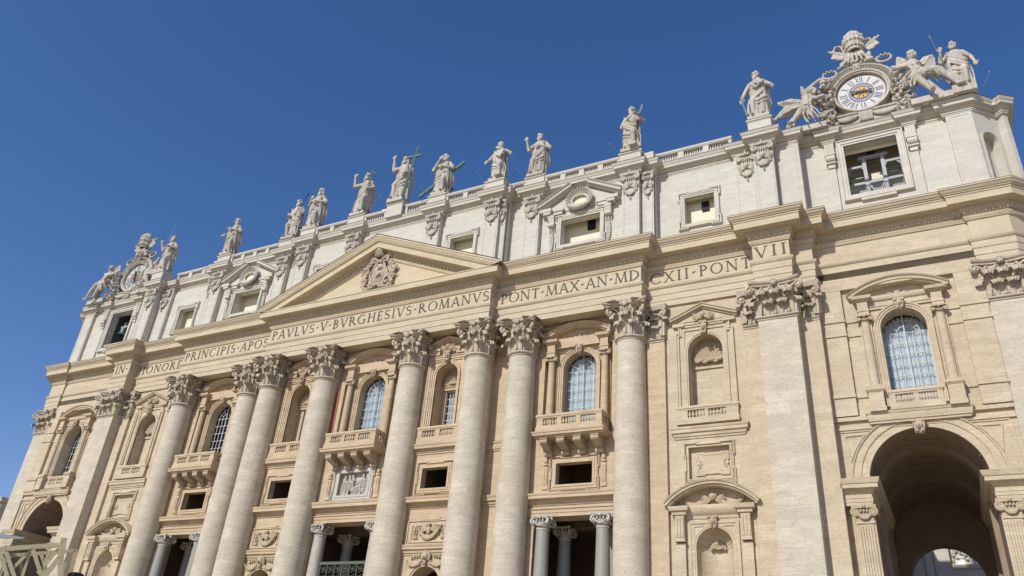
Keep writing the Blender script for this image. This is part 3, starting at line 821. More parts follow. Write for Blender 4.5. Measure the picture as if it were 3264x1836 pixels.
for x in (45.36, 50.48):
    mb = MB()
    mb.box(x - .5, x + .5, 1.95, 2.8, 23.93, 25.42); mb.box(x - .56, x + .56, 1.9, 2.8, 23.93, 24.25)
    mb.sweep([(x - .5, 2.8), (x - .5, 1.95), (x + .5, 1.95), (x + .5, 2.8)], [(-.1, 25.38), (.03, 25.4), (.08, 25.5), (.12, 25.53), (.12, 25.7), (-.1, 25.72)], PL)
    both(mb.build('pedestal', 'end', B))
# ---- niches between A and B: framed arch, pediment, shell, a window low inside
def tri_pediment(mb, cx, hw, zt, za, y, out):
    """raking mouldings of a small triangular pediment; the tips stand at zt, the apex at za"""
    sl = (za - zt) / hw; th = .42
    mb.sweep([(cx + hw, zt - .05), (cx, za - th), (cx - hw, zt - .05)], [(-.05, y + .15), (-.05, y - out * .4), (.08, y - out * .42), (.1, y - out * .8), (.24, y - out * .82), (.27, y - out), (.36, y - out * 1.05), (.38, y + .15)])
    mb.slab([(cx - hw + .4, zt), (cx + hw - .4, zt), (cx, za - th)], y - .06, y + .15)
def shell(mb, cx, y, zs, r, depth, n=10):
    """scalloped half dome above a flat back"""
    def fn(u, v):
        a = u * math.pi; fl = 1 - .09 * abs(math.sin(a * n)); rr = r * v * (fl if v > .05 else 1)
        return (cx + rr * math.cos(a), y - depth * .0 - depth * (1 - math.cos(v * math.pi / 2)) - .05, zs + rr * math.sin(a))
    mb.grid(fn, n * 6, 8)
    for i in range(n):
        a = math.pi * (i + .5) / n
        mb.ball((cx + r * .98 * math.cos(a), y - depth, zs + r * .98 * math.sin(a)), (.13, .1, .13), 7, 5)
def niche_ab():
    mb = MB(); y = WAB
    mb.sweep(archpath(XN, 1.2, 25.9, 30.97), [(0, y + .1), (0, y - .08), (.14, y - .08), (.15, y - .15), (.3, y - .15), (.32, y + .1)])
    mb.sweep([(11.05, 25.9), (11.05, 32.95), (6.82, 32.95), (6.82, 25.9)], [(-.5, y + .1), (-.5, y - .1), (-.34, y - .1), (-.33, y - .18), (-.12, y - .18), (-.1, y - .26), (0, y - .26), (0, y + .1)])
    for sx in (-1, 1):
        x = XN + sx * 1.55
        mb.box(x - .62, x + .62, y - .35, y + .1, 33.05, 33.45); mb.box(x - .68, x + .68, y - .45, y + .1, 33.45, 33.68)
    tri_pediment(mb, XN, 2.3, 33.72, 34.95, y, .5)
    o = mb.build('niche', 'wall', B)
    b = MB(); 
    b.wall(rect(XN - 1.3, XN + 1.3, 24.3, 32.3), [rect(8.15, 9.45, 26.4, 29.9)], 2.2); reveal(b, rect(8.15, 9.45, 26.4, 29.9), 2.2, 2.5)
    b.sweep([(XN - 1.2, 2.2), (XN + 1.2, 2.2)], [(-.1, 29.95), (.18, 29.98), (.2, 30.2), (.28, 30.25), (.3, 30.35), (-.1, 30.38)], PL)
    b.build('niche_back', 'wall', o)
    s_ = MB(); shell(s_, XN, 2.2, 30.45, 1.0, .3); s_.ball((XN, 1.85, 30.55), (.5, .2, .14), 8, 5); s_.build('shell', 'relief', o, 60)
    c = MB(); cherub(c, XN, y - .4, 33.75, .8); c.build('carving', 'relief', o); c = MB(); mask_key(c, XN, y - .2, 33.3, 32.2, .28); c.build('keystone', 'relief', o)
    p = MB(); p.box(8.15, 9.45, 2.45, 2.48, 26.4, 29.9); p.build('pane', 'glass', o)
    p = MB()
    for i in range(5): x = 8.15 + 1.3 * i / 4; p.box(x - .03, x + .03, 2.37, 2.44, 26.4, 29.9)
    for i in range(6): z = 26.4 + 3.5 * i / 5; p.box(8.15, 9.45, 2.375, 2.435, z - .03, z + .03)
    p.build('glazing_bars', 'mullion', o)
    cu = MB(); cu.grid(lambda u, v: (8.1 + 1.4 * u, 2.8 + .07 * math.sin(u * 30), 26.3 + 3.7 * v), 60, 2); cu.build('curtain', 'curtain', o)
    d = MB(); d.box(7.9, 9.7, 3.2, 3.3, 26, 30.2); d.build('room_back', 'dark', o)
    return o
both(niche_ab())
# ---- niches between D and E, upper and lower
def niche_de():
    mb = MB(); y = WDE
    mb.sweep(archpath(XQ, 1.42, 25.7, 30.45), [(0, y + .1), (0, y - .06), (.1, y - .06), (.12, y - .12), (.28, y - .12), (.3, y + .1)])
    mb.sweep([(35.05, 25.7), (35.05, 32.55), (31.35, 32.55), (31.35, 25.7)], [(-.2, y + .1), (-.2, y - .1), (0, y - .12), (0, y + .1)])
    mb.sweep([(35.6, 25.7), (35.6, 32.2), (35.35, 32.2), (35.35, 32.95), (31.05, 32.95), (31.05, 32.2), (30.8, 32.2), (30.8, 25.7)], [(-.28, y + .1), (-.28, y - .14), (-.12, y - .14), (-.1, y - .22), (0, y - .22), (0, y + .1)])
    for sx in (-1, 1):
        x = XQ + sx * 2.1
        mb.box(x - .5, x + .5, y - .3, y + .1, 32.75, 33.05)
    tri_pediment(mb, XQ, 2.78, 33.2, 34.72, y, .5)
    o = mb.build('niche', 'end', B)
    b = MB(); b.wall(rect(XQ - 1.5, XQ + 1.5, 24.3, 32), [rect(32.7, 33.9, 25.6, 26.1)], 3.0)
    b.sweep(rect(32.7, 33.9, 25.6, 26.1), [(0, 3.1), (0, 2.9), (.14, 2.9), (.16, 3.05)], EL, closed=True)
    b.box(XQ - 1.42, XQ + 1.42, 2.85, 3.05, 29.3, 29.5)
    b.build('niche_back', 'end', o)
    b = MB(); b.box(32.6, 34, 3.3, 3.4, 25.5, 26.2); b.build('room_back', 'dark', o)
    s_ = MB(); shell(s_, XQ, 3.0, 29.95, 1.2, .3); 
    for q in range(7): s_.ball((XQ - .9 + .3 * q, 2.75, 29.9 + .1 * math.sin(q * 2.2)), (.26, .2, .16), 7, 5)
    s_.build('shell', 'relief', o, 60)
    c = MB(); cherub(c, XQ, y - .25, 33.55, .85, 1.1); c.build('carving', 'relief', o); c = MB(); mask_key(c, XQ, y - .12, 33.0, 31.75, .28); c.build('keystone', 'relief', o)
    return o
both(niche_de())
def niche_low():
    mb = MB(); y = WDE; r, zs = 1.34, 14.8
    mb.sweep(archpath(XQ, r, ZB + 2, zs), [(0, y + .1), (0, y - .06), (.1, y - .06), (.12, y - .1), (.22, y - .1), (.24, y + .1)])
    mb.sweep([(35.05, ZB + 2), (35.05, 16.6), (31.35, 16.6), (31.35, ZB + 2)], [(-.38, y + .1), (-.38, y - .06), (-.2, y - .08), (-.18, y - .14), (0, y - .16), (0, y + .1)])
    for sx in (-1, 1):
        x = XQ + sx * 2.42
        mb.box(x - .36, x + .36, y - .3, y + .1, ZB + 2, 15.0)
        mb.box(x - .34, x + .34, y - .52, y + .1, 15.25, 17.05); mb.box(x - .38, x + .38, y - .56, y + .1, 15.1, 15.26)
        for q in range(3): mb.box(x - .3 + q * .23, x - .16 + q * .23, y - .58, y - .5, 15.4, 16.85)
        mb.sweep([(x - .45, y), (x - .45, y - .55), (x + .45, y - .55), (x + .45, y)], [(-.1, 17.0), (.08, 17.02), (.1, 17.25), (.26, 17.3), (.3, 17.5), (.32, 17.6), (-.1, 17.62)], PL)
    mb.sweep([(XQ - 2.0, y), (XQ + 2.0, y)], [(-.1, 16.75), (.06, 16.78), (.08, 17.0), (.2, 17.1), (.32, 17.3), (.36, 17.55), (-.1, 17.6)], PL)
    seg_hw, sag = 3.3, 1.5; Rr = (seg_hw ** 2 + sag ** 2) / (2 * sag); zc = 17.6 + sag - Rr; a0 = math.degrees(math.asin((17.6 - zc) / Rr))
    py = y - .85
    mb.sweep(arc(XQ, zc, Rr, a0, 180 - a0, 26), [(-.02, y + .1), (-.02, py + .3), (.1, py + .26), (.12, py + .12), (.28, py + .1), (.3, py + .02), (.42, py - .04), (.44, y + .1)])
    mb.slab(arc(XQ, zc, Rr, a0, 180 - a0, 26), y + .35, y + .5)
    o = mb.build('niche', 'end', B)
    a = MB(); a.lathe(XQ, y, [(r, ZB + 2), (r, zs)], 28, 0, math.pi)
    n = 11
    def dome(u, v):
        aa = u * math.pi; fl = abs(math.sin(aa * n)) ; q = v
        return (XQ + r * q * math.cos(aa), y + r * math.sqrt(max(0, 1 - q * q)) - .13 * fl * q * (1 - .5 * q) , zs + r * q * math.sin(aa))
    a.grid(dome, n * 8, 10); a.sweep(arc(XQ, zs, r - .02, 0, 180, 1), [(0, y), (0, y + .01)])
    a.build('niche_back', 'end', o)
    s_ = MB()
    for i in range(9):
        aa = R(180 * i / 8); s_.ball((XQ + .5 * math.cos(aa), y + 1.0, zs + .02 + .42 * math.sin(aa)), (.13, .1, .13), 7, 5)
    for i in range(7): s_.tube([(XQ, y + 1.05, zs), (XQ + .42 * math.cos(R(20 + i * 23)), y + .98, zs + .36 * math.sin(R(20 + i * 23)))], [.05, .1], 6)
    s_.build('shell', 'relief', o, 60)
    c = MB(); cherub(c, XQ, y + .25, 18.4, 1.05, .9)
    garland(c, XQ - 2.2, XQ - .35, 18.2, .35, y + .3, .17, 11); garland(c, XQ + .35, XQ + 2.2, 18.2, .35, y + .3, .17, 11); c.build('carving', 'relief', o); c = MB()
    mask_key(c, XQ, y - .08, 16.95, 15.95, .34); c.build('keystone', 'relief', o)
    return o
both(niche_low())
# ---- arched doorway with lions, and the panel with an eagle, between A and B
def ab_low():
    mb = MB(); y = WAB
    mb.sweep(archpath(9.2, 1.5, ZB, 12.1), [(0, y + .1), (0, y - .08), (.15, y - .08), (.17, y - .16), (.36, y - .16), (.38, y + .1)])
    mb.sweep(rect(7.35, 10.95, 15.75, 16.95), [(0, y + .05), (0, y - .08), (.12, y - .14), (.2, y - .14), (.22, y - .06), (.36, y - .06), (.38, y - .16), (.48, y - .16), (.5, y + .05)], EL, closed=True)
    mb.box(8.2, 10.1, y - .2, y + .05, 17.42, 17.6); mb.box(8.2, 10.1, y - .2, y + .05, 15.1, 15.26)
    o = mb.build('arched_doorway', 'wall', B)
    c = MB(); z = 16.5; x = 9.15
    c.ball((x, y - .2, z), (.22, .2, .38), 8, 6); c.ball((x + .05, y - .28, z + .52), (.13, .13, .16), 7, 5); c.tube([(x + .05, y - .36, z + .55), (x - .12, y - .42, z + .5)], [.06, .02], 5)
    for sx in (-1, 1):
        for q in range(6):
            a = R(-25 + 14 * q); l_ = .95 - .04 * q
            c.tube([(x + sx * .15, y - .15, z + .1), (x + sx * (.15 + l_ * .6 * math.cos(a)), y - .2, z + .15 + l_ * .6 * math.sin(a)), (x + sx * (.15 + l_ * math.cos(a)), y - .1, z + .1 + l_ * math.sin(a))], [.05, .09, .04], 6)
        for q in range(4): c.ball((x + sx * (1.45 + .1 * math.sin(q)), y - .12, z + .4 - .3 * q), (.14, .1, .18), 7, 5)
        c.tube([(x + sx * 1.3, y - .1, z - .6), (x + sx * 1.3, y - .1, z + .3)], .06, 6); c.box(x + sx * 1.3 - .14, x + sx * 1.3 + .14, y - .16, y - .04, z - .62, z - .5)
    garland(c, x - 1.15, x + 1.15, z + .35, .95, y - .1, .17, 17)
    c.ball((9.2, y - .35, 14.35), (.3, .26, .36), 9, 7); c.ball((9.2, y - .6, 14.25), (.12, .12, .12), 7, 5); c.ball((9.2, y - .3, 13.95), (.2, .2, .3), 8, 6)
    for q in range(11):
        a = R(-30 + 24 * q); c.ball((9.2 + .38 * math.cos(a), y - .25, 14.35 + .4 * math.sin(a)), .14, 6, 4)
    for sx in (-1, 1):
        garland(c, 9.2 + sx * .4, 9.2 + sx * 1.9, 14.2 - .2, .35, y - .1, .13, 11)
        for q in range(4): c.ball((9.2 + sx * (.75 + .25 * q), y - .1, 14.45 - .05 * q), (.1, .1, .2), 6, 5)
    c.build('carving', 'relief', o)
    return o
both(ab_low())
# marble relief above the central doorway: standing and kneeling figures
c = MB(); c.box(-1.7, 1.7, 1.1, 1.2, 20.1, 22.2)
def small_fig(c, x, z0, h, y, lean=0, kneel=False):
    n = 5 if not kneel else 4
    for i in range(n):
        f = i / (n - 1); c.ball((x + lean * f, y + .02 * math.sin(i * 3), z0 + h * .78 * f + .1), (.24 - .09 * f, .2, h * .2), 8, 6)
    c.ball((x + lean * 1.05, y - .08, z0 + h * .93), (.12, .13, .15), 8, 6)
    for q in (-1, 0, 1): c.tube([(x + q * .12 + lean * .8, y - .17, z0 + h * .7), (x + q * .17 + lean * .3, y - .2, z0 + h * .35), (x + q * .2, y - .17, z0 + .05)], [.05, .06, .05], 5)
    c.tube([(x + lean + .12, y - .12, z0 + h * .74), (x + lean + .32, y - .22, z0 + h * .6), (x + lean + .5, y - .22, z0 + h * .62)], [.07, .06, .05], 6)
for x, z0, h, l_, kn in ((-1.2, 20.15, 1.85, .05, 0), (-.75, 20.15, 1.9, .12, 0), (-.25, 20.6, 1.45, 0, 0), (.15, 20.15, 1.15, .1, 1), (.72, 20.15, 1.3, -.2, 1), (.95, 20.5, 1.55, 0, 0), (1.35, 20.15, 1.95, .05, 0)):
    small_fig(c, x, z0, h, .98, l_, kn)
c.build('marble_relief', 'marble', B)
# ---- the passages under the end bays
def passage():
    mb = MB(); y = WEF
    mb.sweep(archpath(47.75, 3.68, 19.05, 19.06, 40), [(0, y + .2), (0, y - .1), (.5, y - .1), (.52, y - .18), (.62, y - .2), (.64, y - .14), (1.02, y - .14), (1.04, y - .24), (1.14, y - .28), (1.16, y + .2)])
    # sunk triangular panels beside the arch
    for sx in (-1, 1):
        x0 = 47.75 + sx * 4.95; pts = [(x0, 22.55)] + [(47.75 + sx * (5.05 * math.cos(R(a))), 19.05 + 5.05 * math.sin(R(a))) for a in (44, 36, 28, 20, 12, 5)] + [(x0, 19.5)]
        pts = [(x0 , 22.5), (47.75 + sx * 3.55, 22.5)] + [(47.75 + sx * 4.98 * math.cos(R(a)), 19.05 + 4.98 * math.sin(R(a))) for a in (43, 35, 27, 19)] 
        if sx > 0: pts = pts[::-1]
        mb.sweep(pts, [(-.06, y + .05), (-.05, y - .09), (.06, y - .09), (.07, y + .05)], EL, closed=True)
        p2 = [(47.75 + sx * 5.5, 22.9), (47.75 + sx * 2.6, 22.9)]
        mb.box(min(p2[0][0], p2[1][0]), max(p2[0][0], p2[1][0]), y - .07, y + .05, 22.75, 22.9)
        xa = 47.75 + sx * 5.5; mb.box(xa - .1, xa + .1, y - .07, y + .05, 19.1, 22.74)
    o = mb.build('great_arch', 'end', B)
    im = MB()
    for sx in (-1, 1):      # entablature blocks that carry the arch, running into the passage
        x1 = 47.75 + sx * 3.68; x0 = 47.75 + sx * 5.55
        path = [(x0, 2.0), (x1, 2.0), (x1, 14)] if sx < 0 else [(x1, 14), (x1, 2.0), (x0, 2.0)]
        im.sweep(path, [(-.6, 17.3), (.02, 17.3), (.02, 17.5), (.06, 17.52), (.06, 17.75), (.1, 17.78), (.02, 17.86), (.02, 18.1), (.1, 18.14), (.2, 18.3), (.22, 18.36), (.5, 18.4), (.5, 18.68), (.56, 18.7), (.66, 18.98), (.68, 19.05), (-.6, 19.06)], PL)
        im.box(min(x0, x1) + .02, max(x0, x1) - .02, 2.02, 2.75, 17.32, 19.04)
    im.build('impost', 'end', o)
    for sx in (-1, 1):
        p = MB(); xc = 47.75 + sx * 4.3
        p.box(xc - .62, xc + .62, 2.12, 2.75, ZB, 16.4); p.box(xc - .5, xc + .5, 2.06, 2.2, ZB, 16.1)
        for q in range(6): p.box(xc - .47 + q * .165, xc - .37 + q * .165, 1.97, 2.07, ZB + 1, 15.95)
        p.box(xc - .56, xc + .56, 1.98, 2.2, 16.08, 16.2)
        pil = p.build('passage_pilaster', 'end', o)
        c = MB(); c.box(xc - .55, xc + .55, 1.98, 2.75, 16.2, 17.1); c.box(xc - .78, xc + .78, 1.78, 2.75, 17.08, 17.3)
        for s2 in (-1, 1):
            spiral(c, (xc + s2 * .55, 1.86, 16.82), (s2, 0, 0), (0, 0, 1), .3, 1.8, .09, start=math.pi / 2, sgn=-1)
            c.ball((xc + s2 * .55, 1.92, 16.82), (.28, .1, .28), 10, 6)
        garland(c, xc - .45, xc + .45, 16.75, .32, 1.98, .12, 9)
        for q in (-.2, 0, .2): c.ball((xc + q, 1.88, 16.92), (.09, .1, .12), 6, 4)
        c.ball((xc, 1.76, 17.2), (.14, .1, .12), 6, 4)
        c.build('capital', 'relief', pil)
    k = MB(); mask_key(k, 47.75, y - .24, 23.2, 22.2, .42); k.build('keystone', 'relief', o)
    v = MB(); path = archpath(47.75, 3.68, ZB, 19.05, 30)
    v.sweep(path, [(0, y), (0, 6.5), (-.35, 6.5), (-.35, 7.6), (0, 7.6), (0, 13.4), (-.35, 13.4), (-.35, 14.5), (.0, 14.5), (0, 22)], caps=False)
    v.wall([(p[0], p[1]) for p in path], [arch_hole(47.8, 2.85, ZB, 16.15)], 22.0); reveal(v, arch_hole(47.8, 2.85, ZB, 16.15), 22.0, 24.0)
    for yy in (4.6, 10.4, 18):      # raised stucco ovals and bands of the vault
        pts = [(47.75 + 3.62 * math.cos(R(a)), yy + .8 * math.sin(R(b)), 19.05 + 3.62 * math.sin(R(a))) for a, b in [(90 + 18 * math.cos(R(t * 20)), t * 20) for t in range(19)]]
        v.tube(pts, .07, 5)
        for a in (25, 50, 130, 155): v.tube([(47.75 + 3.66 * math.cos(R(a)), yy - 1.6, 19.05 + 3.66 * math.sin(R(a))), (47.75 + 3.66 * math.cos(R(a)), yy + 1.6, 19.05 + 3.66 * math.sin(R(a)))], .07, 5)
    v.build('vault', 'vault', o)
    return o
both(passage())
# ---- the great entablature: one moulding that breaks forward and back with the order
half = [(13.77, -.84), (13.77, .27), (28.27, .27), (28.27, 1.55), (37.87, 1.55), (37.87, .33), (40.8, .33), (40.8, 1.55), (42.36, 1.55), (42.36, 2.75), (53.6, 2.75), (53.6, 2.5), (56.35, 2.5), (59.2, 5.35), (59.2, 30)]
full = [(-x, y) for x, y in reversed(half)] + half
low = [(-1.2, 35.0), (0, 35.0), (0, 35.52), (.05, 35.54), (.05, 36.12), (.10, 36.14), (.10, 36.68), (.16, 36.72), (.26, 36.88), (.27, 36.98), (0, 37.02), (0, 38.62), (.1, 38.66), (.12, 38.74), (.22, 38.86), (.24, 38.96), (.14, 39.0)]
top = [(.14, 39.0), (.34, 39.5), (.38, 39.52), (.38, 39.72), (1.14, 39.74), (1.14, 40.32), (1.2, 40.34), (1.21, 40.44)]
mb = MB(); mb.sweep(full, low, PL); mb.sweep(full, top + [(-1.0, 40.46)], PL)
ent = mb.build('entablature', 'entab', B)
cy = [(-.5, 40.40), (1.2, 40.44), (1.2, 40.5), (1.29, 40.51), (1.3, 40.58), (1.34, 40.6), (1.38, 40.68), (1.47, 40.8), (1.48, 40.85), (1.54, 40.86), (1.54, 40.98), (-1.2, 41.1)]
for s in (-1, 1):
    mb = MB(); path = [(12.9, .27)] + half[2:]
    if s < 0: path = [(-x, y) for x, y in reversed(path)]
    mb.sweep(path, cy, PL); mb.build('cornice_gutter', 'entab', ent)
    mb = MB(); mb.sweep(path, [(1.42, 41.0), (1.54, 40.985), (1.54, 41.03), (1.42, 41.05)], PL); mb.build('lead_flashing', 'lead', ent)
mb = MB(); mb.box(-13.2, 13.2, .2, 1.6, 35.04, 38)
for s in (-1, 1):
    a, b = sorted((s * 14.6, s * 27.6)); mb.box(a, b, 1.2, 2.6, 35.05, 38); a, b = sorted((s * 27.6, s * 42)); mb.box(a, b, 1.75, 3, 35.06, 38)
    a, b = sorted((s * 42, s * 56)); mb.box(a, b, 2.9, 3.6, 35.06, 38)
mb.build('soffit', 'entab', ent)
# rows of carved eggs below the cornice
eg = MB()
for (ax, ay), (bx, by) in zip(full[:-1], full[1:]):
    if abs(ax) > 58 and abs(bx) > 58: continue
    t = Vector((bx - ax, by - ay)); Ln = t.length
    if Ln < .6: continue
    t.normalize(); nn = Vector((t.y, -t.x)); cnt = max(1, int((Ln + .6) / .47)); far = max(ax, bx) < -20
    for i in range(cnt):
        p = Vector((ax, ay)) + t * ((i + .5) * (Ln + (.6 if cnt > 3 else 0)) / cnt - (.3 if cnt > 3 else 0)) + nn * .27
        eg.ball((p.x, p.y, 39.28), (.13, .13, .2), 6, 4)
        q = p + t * .235; eg.box(q.x - .03, q.x + .03, q.y - .04, q.y + .08, 39.1, 39.46)
e_ = eg.build('egg_moulding', 'entab', ent); e_['kind'] = 'stuff'
# ---- the pediment
sl = (44.85 - 41.05) / 9.0
mb = MB(); p0 = (17.4, 44.85 - 17.4 * sl)
rk = [(-.4, -.5), (0, -.84), (.04, -.94), (.1, -.96), (.24, -1.06), (.3, -1.06), (.31, -.98), (.60, -1.16), (.62, -1.2), (.80, -1.21), (.82, -1.96), (1.38, -1.97), (1.39, -2.04), (1.46, -2.05), (1.47, -2.13), (1.56, -2.14), (1.6, -2.17), (1.76, -2.29), (1.9, -2.31), (1.91, -2.37), (2.06, -2.37), (2.15, -1.2), (2.15, .4), (-.4, .4)]
mb.sweep([p0, (0, 44.85), (-p0[0], p0[1])], rk)
me = bpy.data.meshes.new('t'); me.from_pydata(mb.v, [], mb.f); bm = bmesh.new(); bm.from_mesh(me)
for co, no in (((15.33, 0, 0), (1, 0, 0)), ((-15.33, 0, 0), (-1, 0, 0)), ((0, 0, 40.42), (0, 0, -1))):
    gm_ = bm.verts[:] + bm.edges[:] + bm.faces[:]
    r_ = bmesh.ops.bisect_plane(bm, geom=gm_, plane_co=co, plane_no=no, clear_outer=True)
    ed = [e for e in r_['geom_cut'] if isinstance(e, bmesh.types.BMEdge)]
    bmesh.ops.holes_fill(bm, edges=ed, sides=0)
mb = MB(); bm.verts.index_update(); mb.v = [tuple(v.co) for v in bm.verts]; mb.f = [tuple(v.index for v in f.verts) for f in bm.faces]; bm.free()
ped = mb.build('pediment', 'pediment', B)
mb = MB(); mb.slab([(-13, 40.4), (13, 40.4), (0, 45.6)], -.84, .3); mb.box(-13.5, 13.5, -1.0, .2, 40.44, 40.52); mb.build('tympanum', 'pediment', ped)
eg = MB(); n = 34; th = math.atan(sl)
for s in (-1, 1):
    for i in range(n):
        x = .35 + i * .47 * math.cos(th)
        if x > 12.2: break
        z = 44.85 - x * sl; nx, nz = math.sin(th), math.cos(th)
        eg.ball((s * (x + nx * .44), -1.10, z + nz * .46), (.13, .13, .17), 6, 4)
e_ = eg.build('egg_moulding', 'pediment', ped); e_['kind'] = 'stuff'
mb = MB()
for sx in (-1, 1):
    th_ = math.atan(sl); ox, oz = math.sin(th_) * 2.14, math.cos(th_) * 2.14
    mb.beam((sx * ox * 0, -2.34, 44.85 + 2.14 / math.cos(th_)), (sx * 15.3, -2.34, 44.85 + 2.14 / math.cos(th_) - 15.3 * sl), .1, .06)
mb.build('lead_flashing', 'lead', ped)
# coat of arms in the pediment
c = MB(); y = -.95; rnd = random.Random(5)
def sh(u, v):
    a = u * 2 * math.pi; wv = 1 + .07 * math.cos(6 * a) * v; return (.86 * v * wv * math.cos(a) * (1 - .22 * math.sin(a)), y - .5 * (1 - v * v) - .12, 42.95 + 1.35 * v * wv * math.sin(a))
c.grid(sh, 36, 6)
rim = [(.95 * (1 + .09 * math.cos(6 * a)) * math.cos(a) * (1 - .22 * math.sin(a)), y - .18, 42.95 + 1.45 * (1 + .09 * math.cos(6 * a)) * math.sin(a)) for a in [i * math.pi / 24 for i in range(49)]]
c.tube(rim, .13, 6)
for q in range(5): c.tube([(.1 * math.sin(q * 2), y - .55, 42.3 + .2 * q), (.35 * math.cos(q * 1.9), y - .62, 42.55 + .25 * q), (.45 * math.cos(q * 1.9 + .5), y - .5, 42.9 + .22 * q)], [.06, .14, .05], 6)
for sx in (-1, 1):
    spiral(c, (sx * .7, y - .3, 44.5), (sx, 0, 0), (0, 0, 1), .36, 1.5, .12, start=-1.0, sgn=1); spiral(c, (sx * .55, y - .3, 41.45), (sx, 0, 0), (0, 0, 1), .3, 1.5, .11, start=1.0, sgn=-1)
    c.tube([(sx * 1.55, y - .3, 45.25), (sx * .5, y - .38, 44.65), (-sx * .3, y - .3, 44.2)], .13, 7); c.ball((sx * 1.62, y - .3, 45.3), .2, 7, 5)
    for q in range(3): c.box(sx * (1.3 - .22 * q) - .08, sx * (1.3 - .22 * q) + .08, y - .4, y - .25, 44.75 - .1 * q, 45.1 - .1 * q)
    for q in range(5): a = R(-30 + 50 * q); c.ball((sx * 1.45 + .2 * math.cos(a), y - .3, 45.2 + .22 * math.sin(a)), .1, 6, 4)
    pts = [(sx * .9, 44.3), (sx * 1.5, 43.9), (sx * 1.35, 43.3), (sx * 1.75, 42.8), (sx * 1.5, 42.2), (sx * 1.8, 41.7), (sx * 1.35, 41.2)]
    for dx in (-.1, .08): c.tube([(p[0] + dx, y - .15 - .08 * (i % 2), p[1]) for i, p in enumerate(pts)], [.08, .15, .11, .16, .12, .14, .07], 6)
    for q in range(34):
        f = rnd.random(); z = 44.4 - 3.3 * f; x = sx * (1.25 + .35 * math.sin(f * 5) + rnd.uniform(-.25, .55) * (1 if f > .25 else .4)); k = rnd.uniform(.09, .19); c.ball((x, y - .1 - rnd.uniform(0, .18), z), (k, k, k * 1.2), 6, 5)
    for q in range(6):
        z = 43.6 - .28 * q; c.tube([(sx * 1.4, y - .08, z), (sx * 1.85, y - .2, z - .1), (sx * (2.15 + .2 * math.sin(q * 2)), y - .06, z - .35 + .1 * q)], [.05, .13, .03], 6)
tz = 44.75
c.lathe(0, y - .38, [(.001, .1), (.36, .05), (.40, 0), (.48, .08), (.46, .3), (.54, .36), (.52, .6), (.56, .66), (.52, .95), (.46, 1.02), (.42, 1.3), (.25, 1.55), (.001, 1.62)], 16, z=tz)
for z_, r_ in ((.2, .52), (.6, .57), (1.0, .53)):
    for q in range(9): a = R(180 + q * 22.5); c.ball((r_ * math.cos(a), y - .38 + r_ * math.sin(a), tz + z_), (.07, .07, .1), 6, 4)
c.ball((0, y - .38, tz + 1.68), .11, 6, 4)
c.v = [(p[0] * 1.05, p[1], p[2]) for p in c.v]
c.build('coat_of_arms', 'capital', ped)

